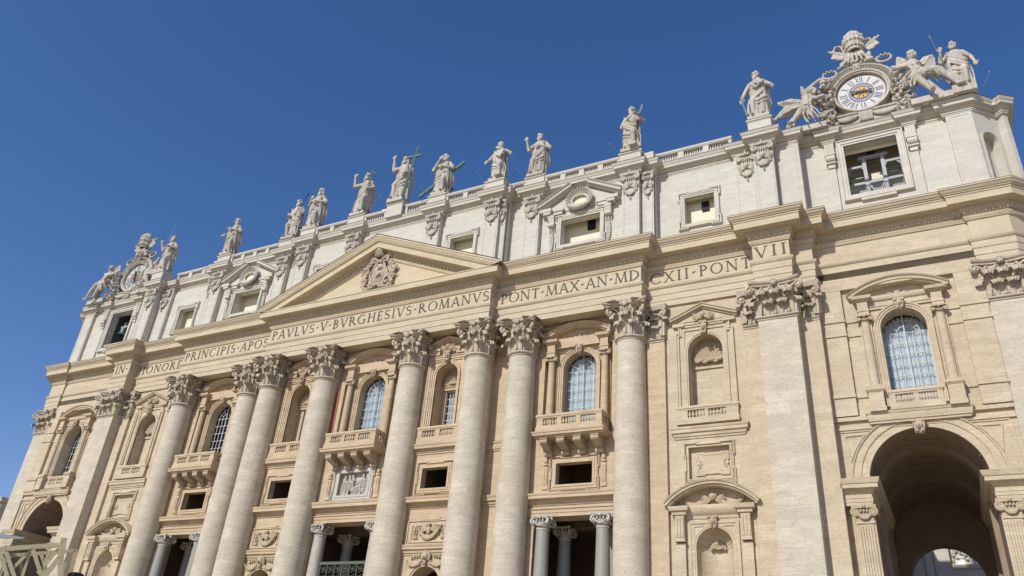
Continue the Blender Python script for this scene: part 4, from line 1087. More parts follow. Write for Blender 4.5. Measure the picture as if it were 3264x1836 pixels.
# ---- lettering of the frieze, drawn stroke by stroke
def glyph(ch):
    """strokes: (x0, z0, x1, z1, width) or ('c', cx, cz, rx, rz, a0, a1, thick, thin); then serif feet; then the advance"""
    T_, N_ = .135, .062
    st, sf = [], []
    stem = lambda x, w=T_: (st.append((x, 0, x, 1, w)), sf.extend([(x, 0), (x, 1)]))
    bar = lambda x0, x1, z, w=N_: st.append((x0, z, x1, z, w))
    cur = lambda *a: st.append(('c',) + a)
    if ch == 'I': stem(.16); adv = .32
    elif ch in 'VU': st.extend([(.04, 1, .42, 0, T_), (.42, 0, .76, 1, N_)]); sf.extend([(.04, 1), (.76, 1)]); adv = .8
    elif ch == 'A': st.extend([(.04, 0, .40, 1, N_), (.40, 1, .78, 0, T_)]); bar(.16, .62, .34); sf.extend([(.04, 0), (.78, 0)]); adv = .82
    elif ch == 'N': st.extend([(.1, 0, .1, 1, N_), (.1, 1, .78, 0, T_), (.78, 0, .78, 1, N_)]); sf.extend([(.1, 0), (.07, 1), (.78, 1)]); adv = .9
    elif ch == 'M': st.extend([(.08, 0, .18, 1, N_), (.18, 1, .54, 0, T_), (.54, 0, .88, 1, N_), (.88, 1, .98, 0, T_)]); sf.extend([(.08, 0), (.98, 0), (.16, 1), (.9, 1)]); adv = 1.08
    elif ch == 'X': st.extend([(.06, 1, .74, 0, T_), (.06, 0, .74, 1, N_)]); sf.extend([(.06, 1), (.74, 0), (.06, 0), (.74, 1)]); adv = .8
    elif ch == 'T': stem(.36); bar(.02, .70, .965, .07); st.extend([(.03, .84, .03, .99, .05), (.69, .84, .69, .99, .05)]); adv = .72
    elif ch == 'L': stem(.14); bar(.14, .58, .035, .07); st.append((.57, 0, .57, .16, .05)); adv = .6
    elif ch == 'E':
        stem(.14); bar(.14, .54, .965, .07); bar(.14, .48, .52); bar(.14, .57, .035, .07); st.extend([(.53, .84, .53, 1, .05), (.56, 0, .56, .17, .05)]); adv = .6
    elif ch == 'H': stem(.14); stem(.74); bar(.14, .74, .52); adv = .88
    elif ch == 'D': stem(.14); cur(.16, .5, .62, .47, -90, 90, T_, N_); adv = .86
    elif ch == 'B': stem(.14); cur(.16, .745, .34, .225, -90, 90, T_ * .9, N_); cur(.16, .275, .42, .245, -90, 90, T_, N_); adv = .66
    elif ch == 'P': stem(.14); cur(.16, .72, .40, .25, -90, 90, T_, N_); adv = .62
    elif ch == 'R': stem(.14); cur(.16, .74, .36, .23, -90, 90, T_, N_); st.append((.34, .5, .80, 0, T_)); sf.append((.80, 0)); adv = .8
    elif ch in 'OQ': cur(.48, .5, .44, .485, 0, 360, T_, N_); adv = .96
    elif ch in 'CG':
        cur(.48, .5, .44, .485, 42, 318, T_, N_)
        if ch == 'G': st.append((.80, .06, .80, .44, T_)); sf.append((.80, .44)); adv = .94
        else: adv = .84
    elif ch == 'S': cur(.29, .735, .22, .235, 25, 262, T_ * .8, N_); cur(.29, .26, .25, .235, -155, 90, T_ * .8, N_); st.append((.2, .56, .4, .46, T_)); adv = .6
    elif ch == '.': st.append((.08, .42, .2, .56, .12)); adv = .3
    else: adv = .35
    return st, sf, adv
def lettering(text, x0, x1, zb, h, y, wk=1.0):
    mb = MB(); G = [glyph(ch) for ch in text]; kx = wk
    tot = sum(g_[2] for g_ in G) * h * kx; gap = (x1 - x0 - tot) / max(1, len(text) - 1); x = x0; k = 0
    yy = lambda: y - .028 - .0007 * (k % 17)
    for st, sf, adv in G:
        for s_ in st:
            k += 1
            if s_[0] == 'c':
                _, cx, cz, rx, rz, a0, a1, tk, tn = s_; n = 20; pts_o, pts_i = [], []
                for i in range(n + 1):
                    a = R(a0 + (a1 - a0) * i / n); hw = (tn + (tk - tn) * abs(math.cos(a)) ** 1.3) / 2
                    pts_o.append((x + (cx + (rx + hw) * math.cos(a)) * h * kx, zb + (cz + (rz + hw * .8) * math.sin(a)) * h)); pts_i.append((x + (cx + (rx - hw) * math.cos(a)) * h * kx, zb + (cz + (rz - hw * .8) * math.sin(a)) * h))
                for i in range(n): mb.slab([pts_o[i], pts_o[i + 1], pts_i[i + 1], pts_i[i]], y + .02, yy())
            else:
                ax, az, bx, bz, w_ = s_; d = Vector((bx - ax, bz - az)); d.normalize()
                hx = w_ / 2 / max(abs(d.y), .35) if abs(d.y) > .2 else 0; hz = w_ / 2 if abs(d.y) <= .2 else 0
                q = [(ax - hx, az - hz), (bx - hx, bz - hz), (bx + hx, bz + hz), (ax + hx, az + hz)]
                mb.slab([(x + u * h * kx, zb + v * h) for u, v in q], y + .02, yy())
        for sx, sz in sf:
            k += 1; z_ = sz * (1 - .045)
            mb.slab([(x + (sx + dx) * h * kx, zb + (z_ + dz) * h) for dx, dz in ((-.15, 0), (.15, 0), (.15, .045), (-.15, .045))], y + .02, yy())
        x += adv * h * kx + gap
    o = mb.build('inscription', 'letter', ent); return o
Hh, zb_ = 1.06, 37.36
lettering('PAVLVS.V.BVRGHESIVS.ROMANVS', -13.45, 13.62, zb_, Hh, -.84)
lettering('PONT.MAX.AN.MD', 14.35, 28.1, zb_, Hh, .27)
lettering('CXII.PONT', 28.75, 37.45, zb_, Hh, 1.55)
lettering('VII', 38.1, 40.55, zb_, Hh, .33, 1.1)
lettering('PRINCIPIS.APOST', -28.05, -14.1, zb_, Hh, .27)
lettering('HONOREM', -37.6, -28.6, zb_, Hh, 1.55, 1.05)
lettering('IN.', -40.45, -38.2, zb_, Hh, .33, 1.1)

# ================================================================ attic storey
AZ0, AZ1 = 41.0, 50.0
AC, AS, AE, AF = .4, 1.4, 2.4, 3.5
def att_wall(x0, x1, y, holes, revs, mir=True):
    mb = MB(); mb.wall(rect(x0, x1, AZ0, 50.2), holes, y)
    for h, y1 in revs: reveal(mb, h, y, y1)
    o = mb.build('attic_wall', 'attic', B)
    return both(o) if mir else o
hA = rect(7.55, 10.35, 43.5, 46.42); hC = rect(19.73, 23.84, 43.45, 46.33); hD = rect(31.82, 34.57, 43.55, 46.48); hB = rect(45.85, 50.09, 43.8, 49.12)
att_wall(0, 13.98, AC, [hA], [(hA, AC + .6)]); att_wall(13.98, 29.2, AS, [hC], [(hC, AS + .8)])
att_wall(29.2, 42.3, AE, [hD], [(hD, AE + .6)]); att_wall(42.3, 54, AF, [hB], [(hB, AF + .9)])
mb = MB(); mb.box(13.6, 13.98, AC + .01, AS + .2, AZ0, 50.2); mb.box(28.8, 29.2, AS + .01, AE + .2, AZ0, 50.2)
mb.box(42.1, 42.32, 1.97, AF + .1, AZ0, 50.2)
both(mb.build('attic_wall', 'attic', B))
# recesses behind the attic windows
def recess(h, y, d, mat='cream', hatch=None, name='window_recess'):
    x0, x1, z0, z1 = h[0][0], h[1][0], h[0][1], h[2][1]
    mb = MB(); e = .25
    e2 = 1.4; mb.box(x0 - e, x1 + e, y + d, y + d + .1, z0 - .6, z1 + e2)
    mb.box(x0 - e, x1 + e, y, y + d, z1 + e2 - .1, z1 + e2); mb.box(x0 - e, x1 + e, y - .05, y, z1 + .005, z1 + e2); mb.box(x0 - e, x1 + e, y, y + d, z0 - .7, z0 - .6)
    mb.box(x0 - e - .1, x0 - e, y, y + d, z0 - .6, z1 + e2); mb.box(x1 + e, x1 + e + .1, y, y + d, z0 - .6, z1 + e2)
    o = mb.build(name, mat, B)
    both(o)
    if hatch:
        q = MB(); q.box(hatch[0], hatch[1], y + d - .18, y + d + .05, hatch[2], hatch[3]); q.build('dark_hatch', 'hatch', o)
    return o
recess(hA, AC + .6, .5); recess(hC, AS + .8, .7, hatch=(21.95, 22.75, 45.6, 46.75)); recess(hD, AE + .6, .5, hatch=(33.15, 33.82, 45.4, 46.4))
def att_frame(h, y, w_=.5, e=.14):
    x0, x1, z0, z1 = h[0][0], h[1][0], h[0][1], h[2][1]; mb = MB()
    mb.sweep(rect(x0, x1, z0, z1), [(0, y + .05), (0, y - .1), (w_ * .35, y - .1), (w_ * .37, y - .16), (w_ * .7, y - .16), (w_ * .72, y + .05)], EL, closed=True)
    mb.sweep(ears(x0 - w_ * .75, x1 + w_ * .75, z0 - w_ * .75, z1 + w_ * .75, e, .65), [(-.08, y + .05), (-.06, y - .2), (.06, y - .26), (.1, y - .14), (.12, y + .05)], EL, closed=True)
    return mb.build('attic_window_frame', 'trim', B)
both(att_frame(hA, AC)); both(att_frame(hD, AE)); 
fc = att_frame(hC, AS)
def volute_bracket(mb, x, y, zt, zb, w=.34):
    pts = [(y, zt), (y - .55, zt), (y - .55, zt - .5), (y - .3, zt - 1.1), (y - .4, zb + .35), (y - .38, zb + .1), (y - .2, zb), (y, zb)]
    mb.slab(pts, x - w, x + w, lambda u, v, d: (d, u, v))
    for z_, r_ in ((zt - .28, .26), (zb + .22, .22)): mb.tube([(x - w - .04, y - .36, z_), (x + w + .04, y - .36, z_)], r_, 10)
    for q in (-.18, 0, .18): mb.tube([(x + q, y - .6, zt - .1), (x + q, y - .36, zt - 1.0), (x + q, y - .46, zb + .25)], .05, 5)
mb = MB(); cx = 21.78
for sx in (-1, 1):      # broken pediment over the shell
    xo = cx + sx * 4.25; xi = cx + sx * .75; zt, zi = 47.85, 49.75
    pth = [(cx + 4.25, zt), (cx + .75, zi)] if sx > 0 else [(cx - .75, zi), (cx - 4.25, zt)]
    mb.sweep(pth, [(-.02, AS + .1), (-.02, AS - .45), (.12, AS - .5), (.14, AS - .75), (.34, AS - .76), (.38, AS - .85), (.5, AS - .95), (.52, AS + .1)])
    for a, b, z0, z1, d in ((3.0, 3.75, 46.95, 47.25, .75), (1.9, 2.9, 47.0, 47.35, .35), (2.9, 4.1, 47.25, 47.62, .8), (1.7, 2.9, 47.35, 47.6, .45)):
        xa, xb = sorted((cx + sx * a, cx + sx * b)); mb.box(xa, xb, AS - d, AS + .1, z0, z1)
    mb.slab([(cx + sx * 1.0, 47.3), (cx + sx * 3.9, 47.5), (cx + sx * 3.9, 47.9), (cx + sx * .9, 49.5)][::sx], AS - .1, AS + .1)
ph = mb.build('broken_pediment', 'trim', fc)
c = MB()
for sx in (-1, 1):
    x = cx + sx * 2.98; volute_bracket(c, x, AS, 46.95, 45.6, .3)
    c.tube([(x, AS - .2, 45.55), (x, AS - .2, 45.2)], .06, 5)
    for sg in (-1, 1): c.tube([(x, AS - .15, 45.35), (x + sg * .32, AS - .15, 45.4), (x + sg * .25, AS - .12, 45.12)], .06, 5)
    for q in range(9):
        f = q / 8
        for sg in (-1, 0, 1): c.ball((x + sg * .15 * math.sin(f * 2.6 + .3), AS - .14, 45.1 - 2.1 * f), (.11, .11, .14), 6, 4)
    c.ball((x, AS - .12, 42.75), (.08, .08, .16), 6, 5)
    c.build('bracket', 'trim', fc); c = MB()
n = 26      # the scalloped shell with its oval opening
for q in range(n):
    a = 2 * math.pi * q / n
    c.tube([(cx + (.80 + .085 * k_) * math.cos(a) * 1.05, AS - .30 - .075 * k_, 48.15 + (.66 + .10 * k_) * math.sin(a)) for k_ in (0, 2, 4, 6.0)], [.06, .1, .14, .17], 6)
ring = [(cx + .86 * math.cos(R(t)), AS - .42, 48.1 + .62 * math.sin(R(t))) for t in range(0, 361, 12)]
c.tube(ring, .12, 6)
garland(c, cx - 1.1, cx + 1.1, 47.45, .25, AS - .6, .2, 13)
c.build('shell_ornament', 'trim', fc)
sm_ = MB(); sm_.grid(lambda u, v: (cx + v * 1.0 * math.cos(u * 2 * math.pi), AS - .2 - .02 * v, 48.1 + v * .7 * math.sin(u * 2 * math.pi)), 24, 3); sm_.build('oval_back', 'cream', fc)
both(fc)
# ---- attic pilasters with their winged heads
def att_cap():
    mb = MB()
    mb.box(-.8, .8, -.1, .15, 2.2, 2.85)
    mb.sweep([(-.95, .2), (-.95, -.3), (.95, -.3), (.95, .2)], [(-.4, 2.75), (0, 2.78), (.02, 2.95), (.06, 3.02), (-.4, 3.05)], PL)
    for sx in (-1, 1):
        spiral(mb, (sx * .66, -.24, 2.45), (sx, 0, 0), (0, 0, 1), .3, 1.9, .1, start=math.pi / 2, sgn=-1); mb.ball((sx * .66, -.15, 2.45), (.26, .12, .26), 10, 6)
        spiral(mb, (sx * .55, -.14, 1.0), (sx, 0, 0), (0, 0, 1), .16, 1.3, .06, start=-1.5, sgn=1)
        for q in range(4): mb.ball((sx * (.42 - .1 * q), -.12, .92 - .12 * q), (.15, .1, .12), 7, 5)
    for q in (-.3, -.1, .1, .3): mb.ball((q, -.22, 2.3), (.075, .1, .3), 7, 5)
    mb.tube([(0, -.2, 2.9), (0, -.25, 3.3)], .1, 5); mb.ball((0, -.28, 2.9), (.16, .12, .16), 7, 5)
    mb.box(-.55, .55, -.12, .1, .7, 2.25)
    cherub(mb, 0, -.08, 1.55, 1.0, .85)
    for q in range(5): mb.ball((-.3 + .15 * q, -.16, .62 - .12 * math.sin(q * .78)), (.14, .12, .14), 7, 5)
    mb.tube([(0, -.1, .45), (0, -.1, .2)], .035, 5); mb.ball((0, -.12, .1), (.09, .09, .17), 7, 5)
    return mb.mesh('attic_capital', 'statue', 50)
acm = att_cap()
def att_pil(x0, x1, yf, yb, cap=True, mir=True, nm='attic_pilaster'):
    mb = MB(); mb.box(x0, x1, yf, yb + .3, AZ0, 50.2)
    mb.sweep(rect(x0 + .24, x1 - .24, 42.0, 49.3), [(0, yf + .02), (0, yf - .035), (.05, yf - .045), (.1, yf - .035), (.1, yf + .02)], EL, closed=True)
    o = mb.build(nm, 'attic', B)
    if cap:
        c = bpy.data.objects.new('capital', acm); C.objects.link(c); c.parent = o; c.location = ((x0 + x1) / 2, yf, 46.58)
        c.scale = ((x1 - x0) / 1.72, 1, 1)
    return both(o) if mir else o
att_pil(4.55, 6.25, -.2, AC); att_pil(11.7, 13.4, -.2, AC); att_pil(15.8, 17.5, .82, AS); att_pil(26.25, 27.97, .75, AS); att_pil(38.55, 40.27, .95, AE)
att_pil(13.3, 13.98, .25, AC); att_pil(28.1, 29.2, 1.3, AS, cap=True); att_pil(36.65, 38.5, 1.95, AE, cap=False); att_pil(40.3, 42.1, 1.95, AE, cap=False); att_pil(53.97, 55.87, 3.1, AF, cap=False)
# the hidden flank of E: a slimmer winged head on the left half pilaster
c = bpy.data.objects.new('capital', acm); C.objects.link(c); c.parent = B; c.location = (37.75, 1.95, 46.58); c.scale.x = .9; both(c)
# chamfered attic corner with an arched niche
mb = MB(); P0, P1 = Vector((55.87, 3.1)), Vector((57.75, 5.0)); dd = (P1 - P0).normalized(); nn = Vector((-dd.y, dd.x)); Ld = (P1 - P0).length
FN = lambda u, v, d: (P0.x + dd.x * u + nn.x * d, P0.y + dd.y * u + nn.y * d, v)
hole = arch_hole(Ld * .5, .78, 42.6, 46.8)
mb.wall(rect(0, Ld, AZ0, 50.2), [hole], 0, FN); mb.sweep(hole, [(0, 0), (0, .7)], FN, closed=True); mb.wall(rect(0, Ld, 42, 48), [], .7, FN)
mb.sweep(archpath(Ld * .5, .78, 42.6, 46.8), [(.05, .02), (.05, -.06), (.2, -.06), (.2, .02)], FN)
mb.add([(57.72, 4.98, AZ0), (58.15, 4.45, AZ0), (58.15, 4.45, 50.3), (57.72, 4.98, 50.3), (58.45, 4.7, AZ0), (58.45, 4.7, 50.3), (58.45, 30, AZ0), (58.45, 30, 50.3)], [(0, 1, 2, 3), (1, 4, 5, 2), (4, 6, 7, 5)])
both(mb.build('attic_corner', 'attic', B))
# ---- attic cornice: breaks forward over each pilaster
ah = [(0, AC), (4.4, AC), (4.4, -.2), (6.4, -.2), (6.4, AC), (11.55, AC), (11.55, -.2), (13.5, -.2), (13.5, .25), (14.0, .25), (14.0, AS), (15.65, AS), (15.65, .82), (17.65, .82), (17.65, AS), (26.1, AS), (26.1, .75), (28.1, .75), (28.1, 1.3), (29.22, 1.3), (29.22, AE),
      (36.6, AE), (36.6, 1.95), (38.4, 1.95), (38.4, .95), (40.42, .95), (40.42, 1.95), (42.15, 1.95), (42.15, AF), (44.25, AF), (44.25, 3.1), (45.2, 3.1), (45.2, AF), (50.75, AF), (50.75, 3.1), (51.7, 3.1), (51.7, AF), (53.8, AF), (53.8, 3.1), (55.95, 3.1), (57.6, 4.75), (58.15, 4.3), (58.5, 4.55), (58.5, 30)]
af = [(-x, y) for x, y in reversed(ah[1:])] + ah
mb = MB(); mb.sweep(af, [(-.3, 49.53), (.03, 49.55), (.05, 49.66), (.12, 49.7), (.12, 49.8), (.02, 49.82), (.02, 49.95), (.1, 49.97), (.22, 50.12), (.24, 50.2), (.55, 50.22), (.55, 50.48), (.6, 50.5), (.62, 50.56), (.7, 50.68), (.72, 50.78), (-1.6, 50.86)], PL)
ac_ = mb.build('attic_cornice', 'trim', B)
mb = MB(); mb.sweep(af, [(.6, 50.79), (.745, 50.77), (.745, 50.805), (.6, 50.83)], PL); mb.build('lead_flashing', 'lead', ac_)
# ---- balustrade along the roof
def roof_bal(x0, x1, y, mir=True):
    mb = MB(); mb.box(x0, x1, y - .3, y + .3, 50.7, 51.0)
    mb.sweep([(x0, y + .35), (x0, y - .3), (x1, y - .3), (x1, y + .35)], [(-.3, 51.74), (0, 51.74), (.02, 51.82), (.07, 51.87), (.07, 52.02), (.02, 52.08), (-.3, 52.1)], PL)
    mb.box(x0 + .01, x1 - .01, y + .05, y + .34, 51.74, 52.09)
    n = max(1, round((x1 - x0) / 2.25)); st = (x1 - x0) / n; bs_ = MB()
    for i in range(n + 1):
        xc = x0 + st * i; a, b = max(x0, xc - .28), min(x1, xc + .28); mb.box(a + .005, b - .005, y - .26, y + .26, 50.98, 51.75)
        if i < n:
            for q in range(8):
                xx = xc + .28 + (st - .56) * (q + .5) / 8; bs_.lathe(xx, y, [(.085, 0), (.05, .06), (.11, .28), (.05, .52), (.05, .6), (.085, .76)], 8, z=50.99)
    o = mb.build('balustrade', 'trim', B); b_ = bs_.build('baluster', 'trim', o, 60); b_['kind'] = 'stuff'
    return both(o) if mir else o
YBc, YBs, YBe = .1, 1.1, 2.1
roof_bal(1.3, 4.35, YBc); roof_bal(6.55, 11.4, YBc); roof_bal(14.05, 15.7, YBs); roof_bal(17.85, 25.95, YBs); roof_bal(29.35, 36.6, YBe)
def pedestal(x, y, w_, d, z1, mir=False):
    mb = MB(); mb.box(x - w_ / 2, x + w_ / 2, y - d / 2, y + d / 2, 50.7, z1 - .3)
    mb.sweep([(x - w_ / 2, y + d / 2), (x - w_ / 2, y - d / 2), (x + w_ / 2, y - d / 2), (x + w_ / 2, y + d / 2)], [(-.4, z1 - .32), (.0, z1 - .3), (.06, z1 - .2), (.12, z1 - .16), (.12, z1 - .02), (-.4, z1)], PL)
    mb.box(x - w_ / 2 + .02, x + w_ / 2 - .02, y - d / 2 + .05, y + d / 2, z1 - .3, z1 - .005)
    o = mb.build('statue_pedestal', 'trim', B)
    return both(o) if mir else o
pedestal(0, .25, 2.1, 1.5, 52.5); pedestal(5.45, .45, 2.15, 1.5, 52.25, True); pedestal(12.55, .5, 2.2, 1.6, 52.25, True); pedestal(16.75, 1.45, 2.15, 1.5, 52.25, True)
pedestal(27.1, 1.4, 2.15, 1.5, 52.25, True); pedestal(39.4, 1.6, 2.05, 1.7, 52.4, True)
mb = MB(); mb.box(28.3, 29.3, 1.1, 2.3, 50.7, 52.0); mb.box(13.75, 14.04, .5, 1.9, 50.7, 51.9); both(mb.build('balustrade_pier', 'trim', B))
# roof and body of the building behind
mb = MB(); mb.box(-28, 28, 5.5, 34, 50.2, 50.7); mb.box(-58, 58, 3.9, 6.2, 50.25, 50.68); mb.box(-28, 28, 27, 34, 0, 50.2)
for s in (-1, 1):
    a, b = sorted((s * 43.2, s * 41.5)); mb.box(a, b, 3.0, 24, 0, 40); a, b = sorted((s * 43.3, s * 58.0)); mb.box(a, b, 5.3, 24, 23.2, 40)
mb.box(-58, 58, 5.6, 24, 40, 41.0); mb.box(-28, 28, 14, 27, 41, 50.1)
for x0, x1 in ((-41.5, 41.5),): mb.box(x0, x1, 8, 27, 23, 40)
mb.build('rear_body', 'far', B)

# ================================================================ sculpture on the roof line
def sculpt(mb, name, mat, voxel, parent=None, smooth=1):
    """closed shapes fused into one continuous carved surface"""
    me = mb.mesh('tmp', mat); t = bpy.data.objects.new('tmp', me); C.objects.link(t)
    m = t.modifiers.new('r', 'REMESH'); m.mode = 'VOXEL'; m.voxel_size = voxel
    if smooth: m2 = t.modifiers.new('s', 'SMOOTH'); m2.iterations = smooth; m2.factor = .4
    dg = bpy.context.evaluated_depsgraph_get(); dg.update()
    out = bpy.data.meshes.new_from_object(t.evaluated_get(dg)); out.name = name
    bpy.data.objects.remove(t); bpy.data.meshes.remove(me)
    for p in out.polygons: p.use_smooth = True
    if not out.materials: out.materials.append(M[mat])
    o = bpy.data.objects.new(name, out); C.objects.link(o)
    if parent is not None: o.parent = parent
    return o
def limb(mb, pts, rad, n=10):
    mb.tube(pts, rad, n)
    for p, r in zip(pts, rad): mb.ball(p, r * 1.02, 8, 6)
def hand(mb, p, d, up=(0, 0, 1), k=1.0, curl=.5):
    """palm, four unequal fingers and a thumb, pointing along d"""
    p, d, up = Vector(p), Vector(d).normalized(), Vector(up); sd_ = d.cross(up)
    if sd_.length < .1: sd_ = d.cross(Vector((1, 0, 0)))
    sd_.normalize(); nm = sd_.cross(d)
    mb.ball(p + d * .045 * k, (.042 * k, .036 * k, .05 * k), 8, 6)
    for i, l_ in enumerate((.075, .088, .082, .06)):
        b = p + d * .08 * k + sd_ * (i - 1.5) * .023 * k; m_ = b + d * l_ * .5 * k - nm * .02 * curl * k; e = m_ + d * l_ * (.5 - .3 * curl) * k - nm * .05 * curl * k
        mb.tube([b, m_, e], [.0125 * k, .012 * k, .009 * k], 6)
    b = p + d * .03 * k - sd_ * .04 * k; mb.tube([b, b + d * .035 * k - sd_ * .03 * k, b + d * .07 * k - sd_ * .03 * k], [.014 * k, .013 * k, .01 * k], 6)
def head(mb, c, yaw=0, tilt=0, beard=.1, hair='curly', k=1.0, seed=0):
    rot = Matrix.Rotation(yaw, 3, 'Z') @ Matrix.Rotation(tilt, 3, 'X'); rnd = random.Random(seed); c = Vector(c)
    def P(x, y, z): return c + rot @ Vector((x * k, y * k, z * k))
    def bl(x, y, z, r, nu=8, nv=6): mb.ball(P(x, y, z), tuple(q * k for q in r) if hasattr(r, '__len__') else r * k, nu, nv, rot)
    bl(0, 0, .02, (.082, .10, .115), 12, 9); bl(0, -.045, -.055, (.058, .058, .06))
    mb.tube([P(0, -.095, .035), P(0, -.128, -.012), P(0, -.105, -.022)], [.012 * k, .02 * k, .016 * k], 6)
    for sx in (-1, 1): bl(sx * .036, -.085, .046, (.026, .016, .008)); bl(sx * .037, -.082, .022, (.015, .016, .010)); bl(sx * .086, .0, .0, (.013, .026, .034))
    bl(0, -.098, -.048, (.026, .014, .009)); bl(0, -.094, -.064, (.022, .014, .009))
    if beard:
        for i in range(9):
            a = (i - 4) / 4; bl(a * .062, -.07 + .05 * a * a, -.085 - (beard * .6) * (1 - a * a) + .03 * abs(a), (.028, .032, .036 + beard * .3))
    for i in range(34):
        a = rnd.uniform(0, 2 * math.pi); e = rnd.uniform(-.2, 1.45)
        x, y, z = .092 * math.cos(e) * math.cos(a), .012 + .108 * math.cos(e) * math.sin(a), .035 + .115 * math.sin(e)
        if y < -.045 and z < .095: continue
        bl(x, y, z, rnd.uniform(.022, .036), 6, 5)
    if hair == 'long':
        for sx in (-1, 1):
            for i in range(4): mb.tube([P(sx * .08, .01 + .025 * i, .03), P(sx * .10, .01 + .03 * i, -.06), P(sx * .095, -.01 + .035 * i, -.16)], [.03 * k, .033 * k, .022 * k], 6)
def saint(sp):
    """one robed standing figure, 1.8 units tall, facing -y"""
    mb = MB(); rnd = random.Random(sp.get('seed', 1)); sw = sp.get('sway', .05); bare = sp.get('bare', False); ph = rnd.uniform(0, 6); nf = sp.get('folds', 9)
    Z_ = [0, .06, .2, .36, .52, .68, .82, .94, 1.04, 1.14, 1.26, 1.36, 1.43, 1.475, 1.54]
    RX = [.255, .248, .236, .225, .222, .222, .22, .208, .19, .186, .203, .215, .205, .14, .062]
    RY = [.195, .188, .18, .175, .172, .172, .168, .155, .142, .14, .147, .146, .13, .095, .06]
    if bare: RX[:6] = [.17, .17, .18, .19, .21, .225]; RY[:6] = [.14, .14, .15, .16, .17, .178]
    AM = [.21, .21, .20, .18, .16, .13, .10, .07, .045, .035, .03, .025, .015, 0, 0]
    n = 44; vs = []
    cxz = lambda z: sw * math.sin(math.pi * min(z, 1.5) / 1.5)
    for z, rx, ry, am in zip(Z_, RX, RY, AM):
        for i in range(n):
            a = 2 * math.pi * i / n; f = math.sin(nf * a + ph + 1.6 * z * math.cos(a)); f = f * abs(f) ** .2 if f else 0
            r = 1 + am * f + am * .35 * math.sin(2.3 * nf * a + ph * 2); vs.append((cxz(z) + rx * r * math.cos(a), ry * r * math.sin(a), z))
    m_ = len(Z_)
    mb.add(vs, [(j * n + i, j * n + (i + 1) % n, (j + 1) * n + (i + 1) % n, (j + 1) * n + i) for j in range(m_ - 1) for i in range(n)] + [tuple(reversed(range(n))), tuple((m_ - 1) * n + i for i in range(n))])
    kn = sp.get('knee', 1)
    limb(mb, [(kn * .09 + cxz(.9), -.04, .92), (kn * .13, -.23 - sp.get('step', 0), .54), (kn * .12, -.16 - sp.get('step', 0) * .6, .08 + sp.get('lift', 0))], [.105, .085, .06])
    limb(mb, [(-kn * .1 + cxz(.9), -.03, .9), (-kn * .12, -.12, .5), (-kn * .12, -.12, .06)], [.105, .082, .062])
    mb.ball((kn * .14, -.26 - sp.get('step', 0) * .6, .035 + sp.get('lift', 0)), (.048, .12, .04), 8, 6); mb.ball((-kn * .14, -.22, .035), (.048, .12, .04), 8, 6)
    if sp.get('lift'): mb.box(kn * .14 - .12, kn * .14 + .12, -.42, -.05, -.02, sp['lift'])
    # mantle: a thick roll across the body, folds swinging down from it, a fall of cloth on one side
    cs = sp.get('cloak', 1)
    ry_at = lambda z: .16 + .03 * (1 - min(1, abs(z - .7)))
    for i in range(7):
        z0, z1 = .98 - .075 * i + rnd.uniform(-.02, .02), 1.40 - .085 * i * (1.1 if i < 5 else 1.6); pts = []
        for q in range(9):
            f = q / 8; x = -cs * .25 + cs * .47 * f; zz = z0 + (z1 - z0) * f - .08 * math.sin(f * math.pi)
            pts.append((x + cxz(zz), -(ry_at(zz)) * math.sqrt(max(.05, 1 - (x / .29) ** 2)) - .012, zz))
        mb.tube(pts, [.02] + [.033 + .012 * (i % 2)] * 7 + [.02], 7)
    for i in range(9):
        x = cs * (.15 + .012 * i); y0 = -.12 + .035 * i; z0 = 1.34 - .01 * i
        pts = [(x + cxz(z0), y0 * .8, z0), (x + cs * .055, y0 - .02, .98 + .03 * math.sin(i * 2)), (x + cs * (.05 + .035 * math.sin(i * 1.7)), y0, .62), (x + cs * (.02 + .03 * math.sin(i * 2.3)), y0 + .02 * math.sin(i), .22 + .09 * (i % 3))]
        mb.tube(pts, [.03, .037, .036, .026 + .01 * (i % 2)], 7)
    for i in range(8): mb.tube([(-.17 + .05 * i + cxz(1.3), .13, 1.42), (-.19 + .056 * i, .17, .8), (-.20 + .058 * i, .18, .1)], [.035, .045, .042], 7)
    for i in range(6):
        x = -cs * (.02 + .05 * i); mb.tube([(x + cxz(.9), -.15 + .1 * (i / 6) ** 2, .92 - .03 * i), (x * 1.1 + .03 * math.sin(i * 3), -.185 + .1 * (i / 6) ** 2, .5), (x * 1.15 + .02 * math.sin(i * 5), -.18 + .1 * (i / 6) ** 2, .06)], [.016, .026, .022], 6)
    for s_, arm in ((-1, sp.get('armL')), (1, sp.get('armR'))):
        sh_ = Vector((s_ * .19 + cxz(1.36), 0, 1.38)); el, hd = Vector(arm[0]), Vector(arm[1])
        limb(mb, [sh_, sh_.lerp(el, .5), el], [.085, .082, .07]); limb(mb, [el, el.lerp(hd, .6), hd], [.066, .052, .036])
        if not bare or s_ == cs:
            for q in range(3): mb.tube([sh_ + Vector((0, .04 - .05 * q, .02)), sh_.lerp(el, .6) + Vector((0, .06 - .06 * q, -.05)), el + Vector((0, .04 - .04 * q, -.08))], [.03, .036, .025], 6)
        d = (hd - el).normalized() if len(arm) < 3 else Vector(arm[2]); hand(mb, hd, d, (0, -1, 0) if abs(d.y) < .8 else (0, 0, 1), 1.25, .6)
    hx = cxz(1.5); mb.tube([(hx, 0, 1.46), (hx * .9, -.015, 1.6)], [.07, .058], 9)
    head(mb, (hx * .85 + sp.get('hx', 0), -.03, 1.675), sp.get('yaw', 0), sp.get('tilt', -.08), sp.get('beard', .1), sp.get('hair', 'curly'), 1.08, sp.get('seed', 1))
    for ex in sp.get('extra', ()): ex(mb)
    return mb
